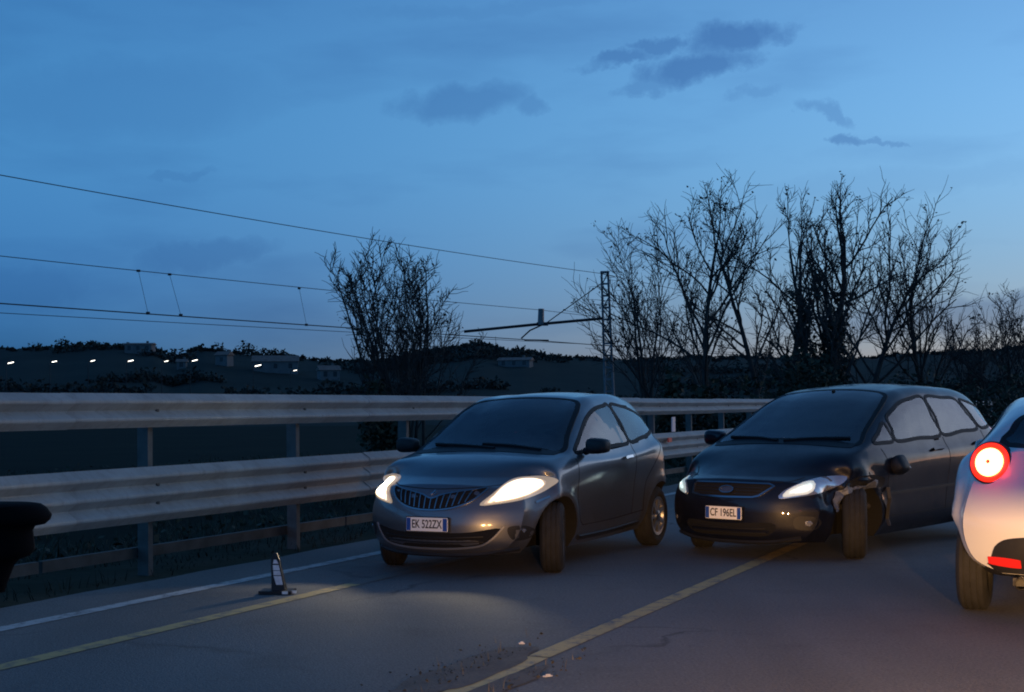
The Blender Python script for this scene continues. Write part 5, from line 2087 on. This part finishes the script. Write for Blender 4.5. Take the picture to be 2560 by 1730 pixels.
def blade(f, p, h, lean, w, rg):
    a = rg.uniform(0, 2 * PI)
    d = Vector((math.cos(a), math.sin(a), 0))
    s = Vector((-d.y, d.x, 0)) * w
    b = len(f.v)
    for q in (p - s, p + s, p + d * lean * .4 + Vector((0, 0, h * .6)) + s * .6, p + d * lean * .4 + Vector((0, 0, h * .6)) - s * .6, p + d * lean + Vector((0, 0, h))):
        f.v.append((q.x, q.y, q.z))
    f.f += [(b, b + 1, b + 2, b + 3), (b + 3, b + 2, b + 4)]


rg = random.Random(8)
gr = Fast()
for _ in range(15000):
    al = -4 + 50 * rg.random() ** 1.3
    la = -7.30 - 1.6 * rg.random() ** .8
    if noise.noise(Vector((al * .8, la * 1.2, 0))) < -.15:
        continue
    p = road(la, al, 0.0)
    blade(gr, p, rg.uniform(.02, .10) * (1.2 + noise.noise(Vector((al * .5, la, 3)))), rg.uniform(.03, .14), .005, rg)
o = gr.build('verge_grass', M['grass'], None, False)
o['kind'] = 'stuff'
o['label'] = 'dark rough grass along the foot of the barrier'

# dirt swept against the lane line
V, F = [], []
n = 40
for (la0, al0, ra, rb, rot_) in ((-3.16, 6.45, .16, .80, .05), (-2.83, 6.15, .09, .70, .0)):
    b0 = len(V)
    V.append(road(la0, al0, .0275))
    for k in range(n):
        a = 2 * PI * k / n
        rr = 1 + .35 * noise.noise(Vector((math.cos(a) * 2.2, math.sin(a) * 2.2, la0 * 3)))
        V.append(road(la0 + ra * rr * math.cos(a), al0 + rb * rr * math.sin(a), .0262))
    for k in range(n):
        F.append((b0, b0 + 1 + k, b0 + 1 + (k + 1) % n))
o = mk('road_dirt', V, F, M['dirt'], None, True, 0)
o['kind'] = 'stuff'
o['label'] = 'brown dirt washed up along the lane line in front'
dg_, cr = Fast(), Fast()
for _ in range(230):
    al = rg.gauss(6.55, .42)
    la = -3.10 - abs(rg.gauss(0, .16)) if rg.random() < .72 else -2.84 + abs(rg.gauss(0, .10))
    p = road(la, al, .026)
    if rg.random() < .12:
        blade(dg_, p, rg.uniform(.02, .075), rg.uniform(.01, .06), .0018, rg)
    else:
        cr.leaf(p + Vector((0, 0, .004)), rg.uniform(.008, .028), rg)
o = dg_.build('dry_weeds', M['dry_grass'], None, False)
o['kind'] = 'stuff'
o['label'] = 'sparse dry weeds growing beside the yellow line'
o = cr.build('dead_leaves', M['dead_leaf'], None, False)
o['kind'] = 'stuff'
o['label'] = 'crumbs and dead leaves scattered by the yellow line'
M['litter'] = material('litter_white', (0.55, 0.54, 0.55), 0.5)
for (px, py, l, w, rz, lab) in ((1304, 1610, .035, .014, .3, 'small white scrap of litter left of the yellow line'), (1369, 1692, .062, .008, .75, 'thin white stick of litter right of the yellow line')):
    q = at(px, py, 7.3)
    t = (CAM_H - .03) / (CAM_H - q.z)
    q = Vector((q.x * t, q.y * t, .034))
    b = MB().box((0, 0, 0), (l, w, .006)).box((l * .1, w * .5, .006), (l * .5, w * .5, .006))
    o = b.build('litter', M['litter'], None, False)
    o.location = q
    o.rotation_euler = (.05, .08, rz)
    tag(o, lab, 'litter', 'scraps on the road')

# rough growth on the land beyond the barrier
sc_ = Fast()
rg = random.Random(77)
for _ in range(900):
    al = 2 + 75 * rg.random()
    la = -9.2 - 26 * rg.random() ** 1.6
    c = road(la, al, 0)
    g = land_height(c.x, c.y)
    r = rg.uniform(.25, .9)
    hh = rg.uniform(.12, .50) * (1.1 + noise.noise(Vector((al * .12, la * .2, 0))))
    for _ in range(26):
        a = rg.uniform(0, 2 * PI)
        q = r * math.sqrt(rg.random())
        p = Vector((c.x + q * math.cos(a), c.y + q * math.sin(a), g))
        blade(sc_, p, hh * rg.uniform(.5, 1.2), hh * rg.uniform(.2, 1.1), .012, rg)
        if rg.random() < .5:
            sc_.leaf(p + Vector((0, 0, hh * rg.random())), rg.uniform(.06, .16), rg)
o = sc_.build('field_scrub', M['shrub_leaf'], None, False)
o['kind'] = 'stuff'
o['label'] = 'dark rough scrub on the land beyond the barrier'
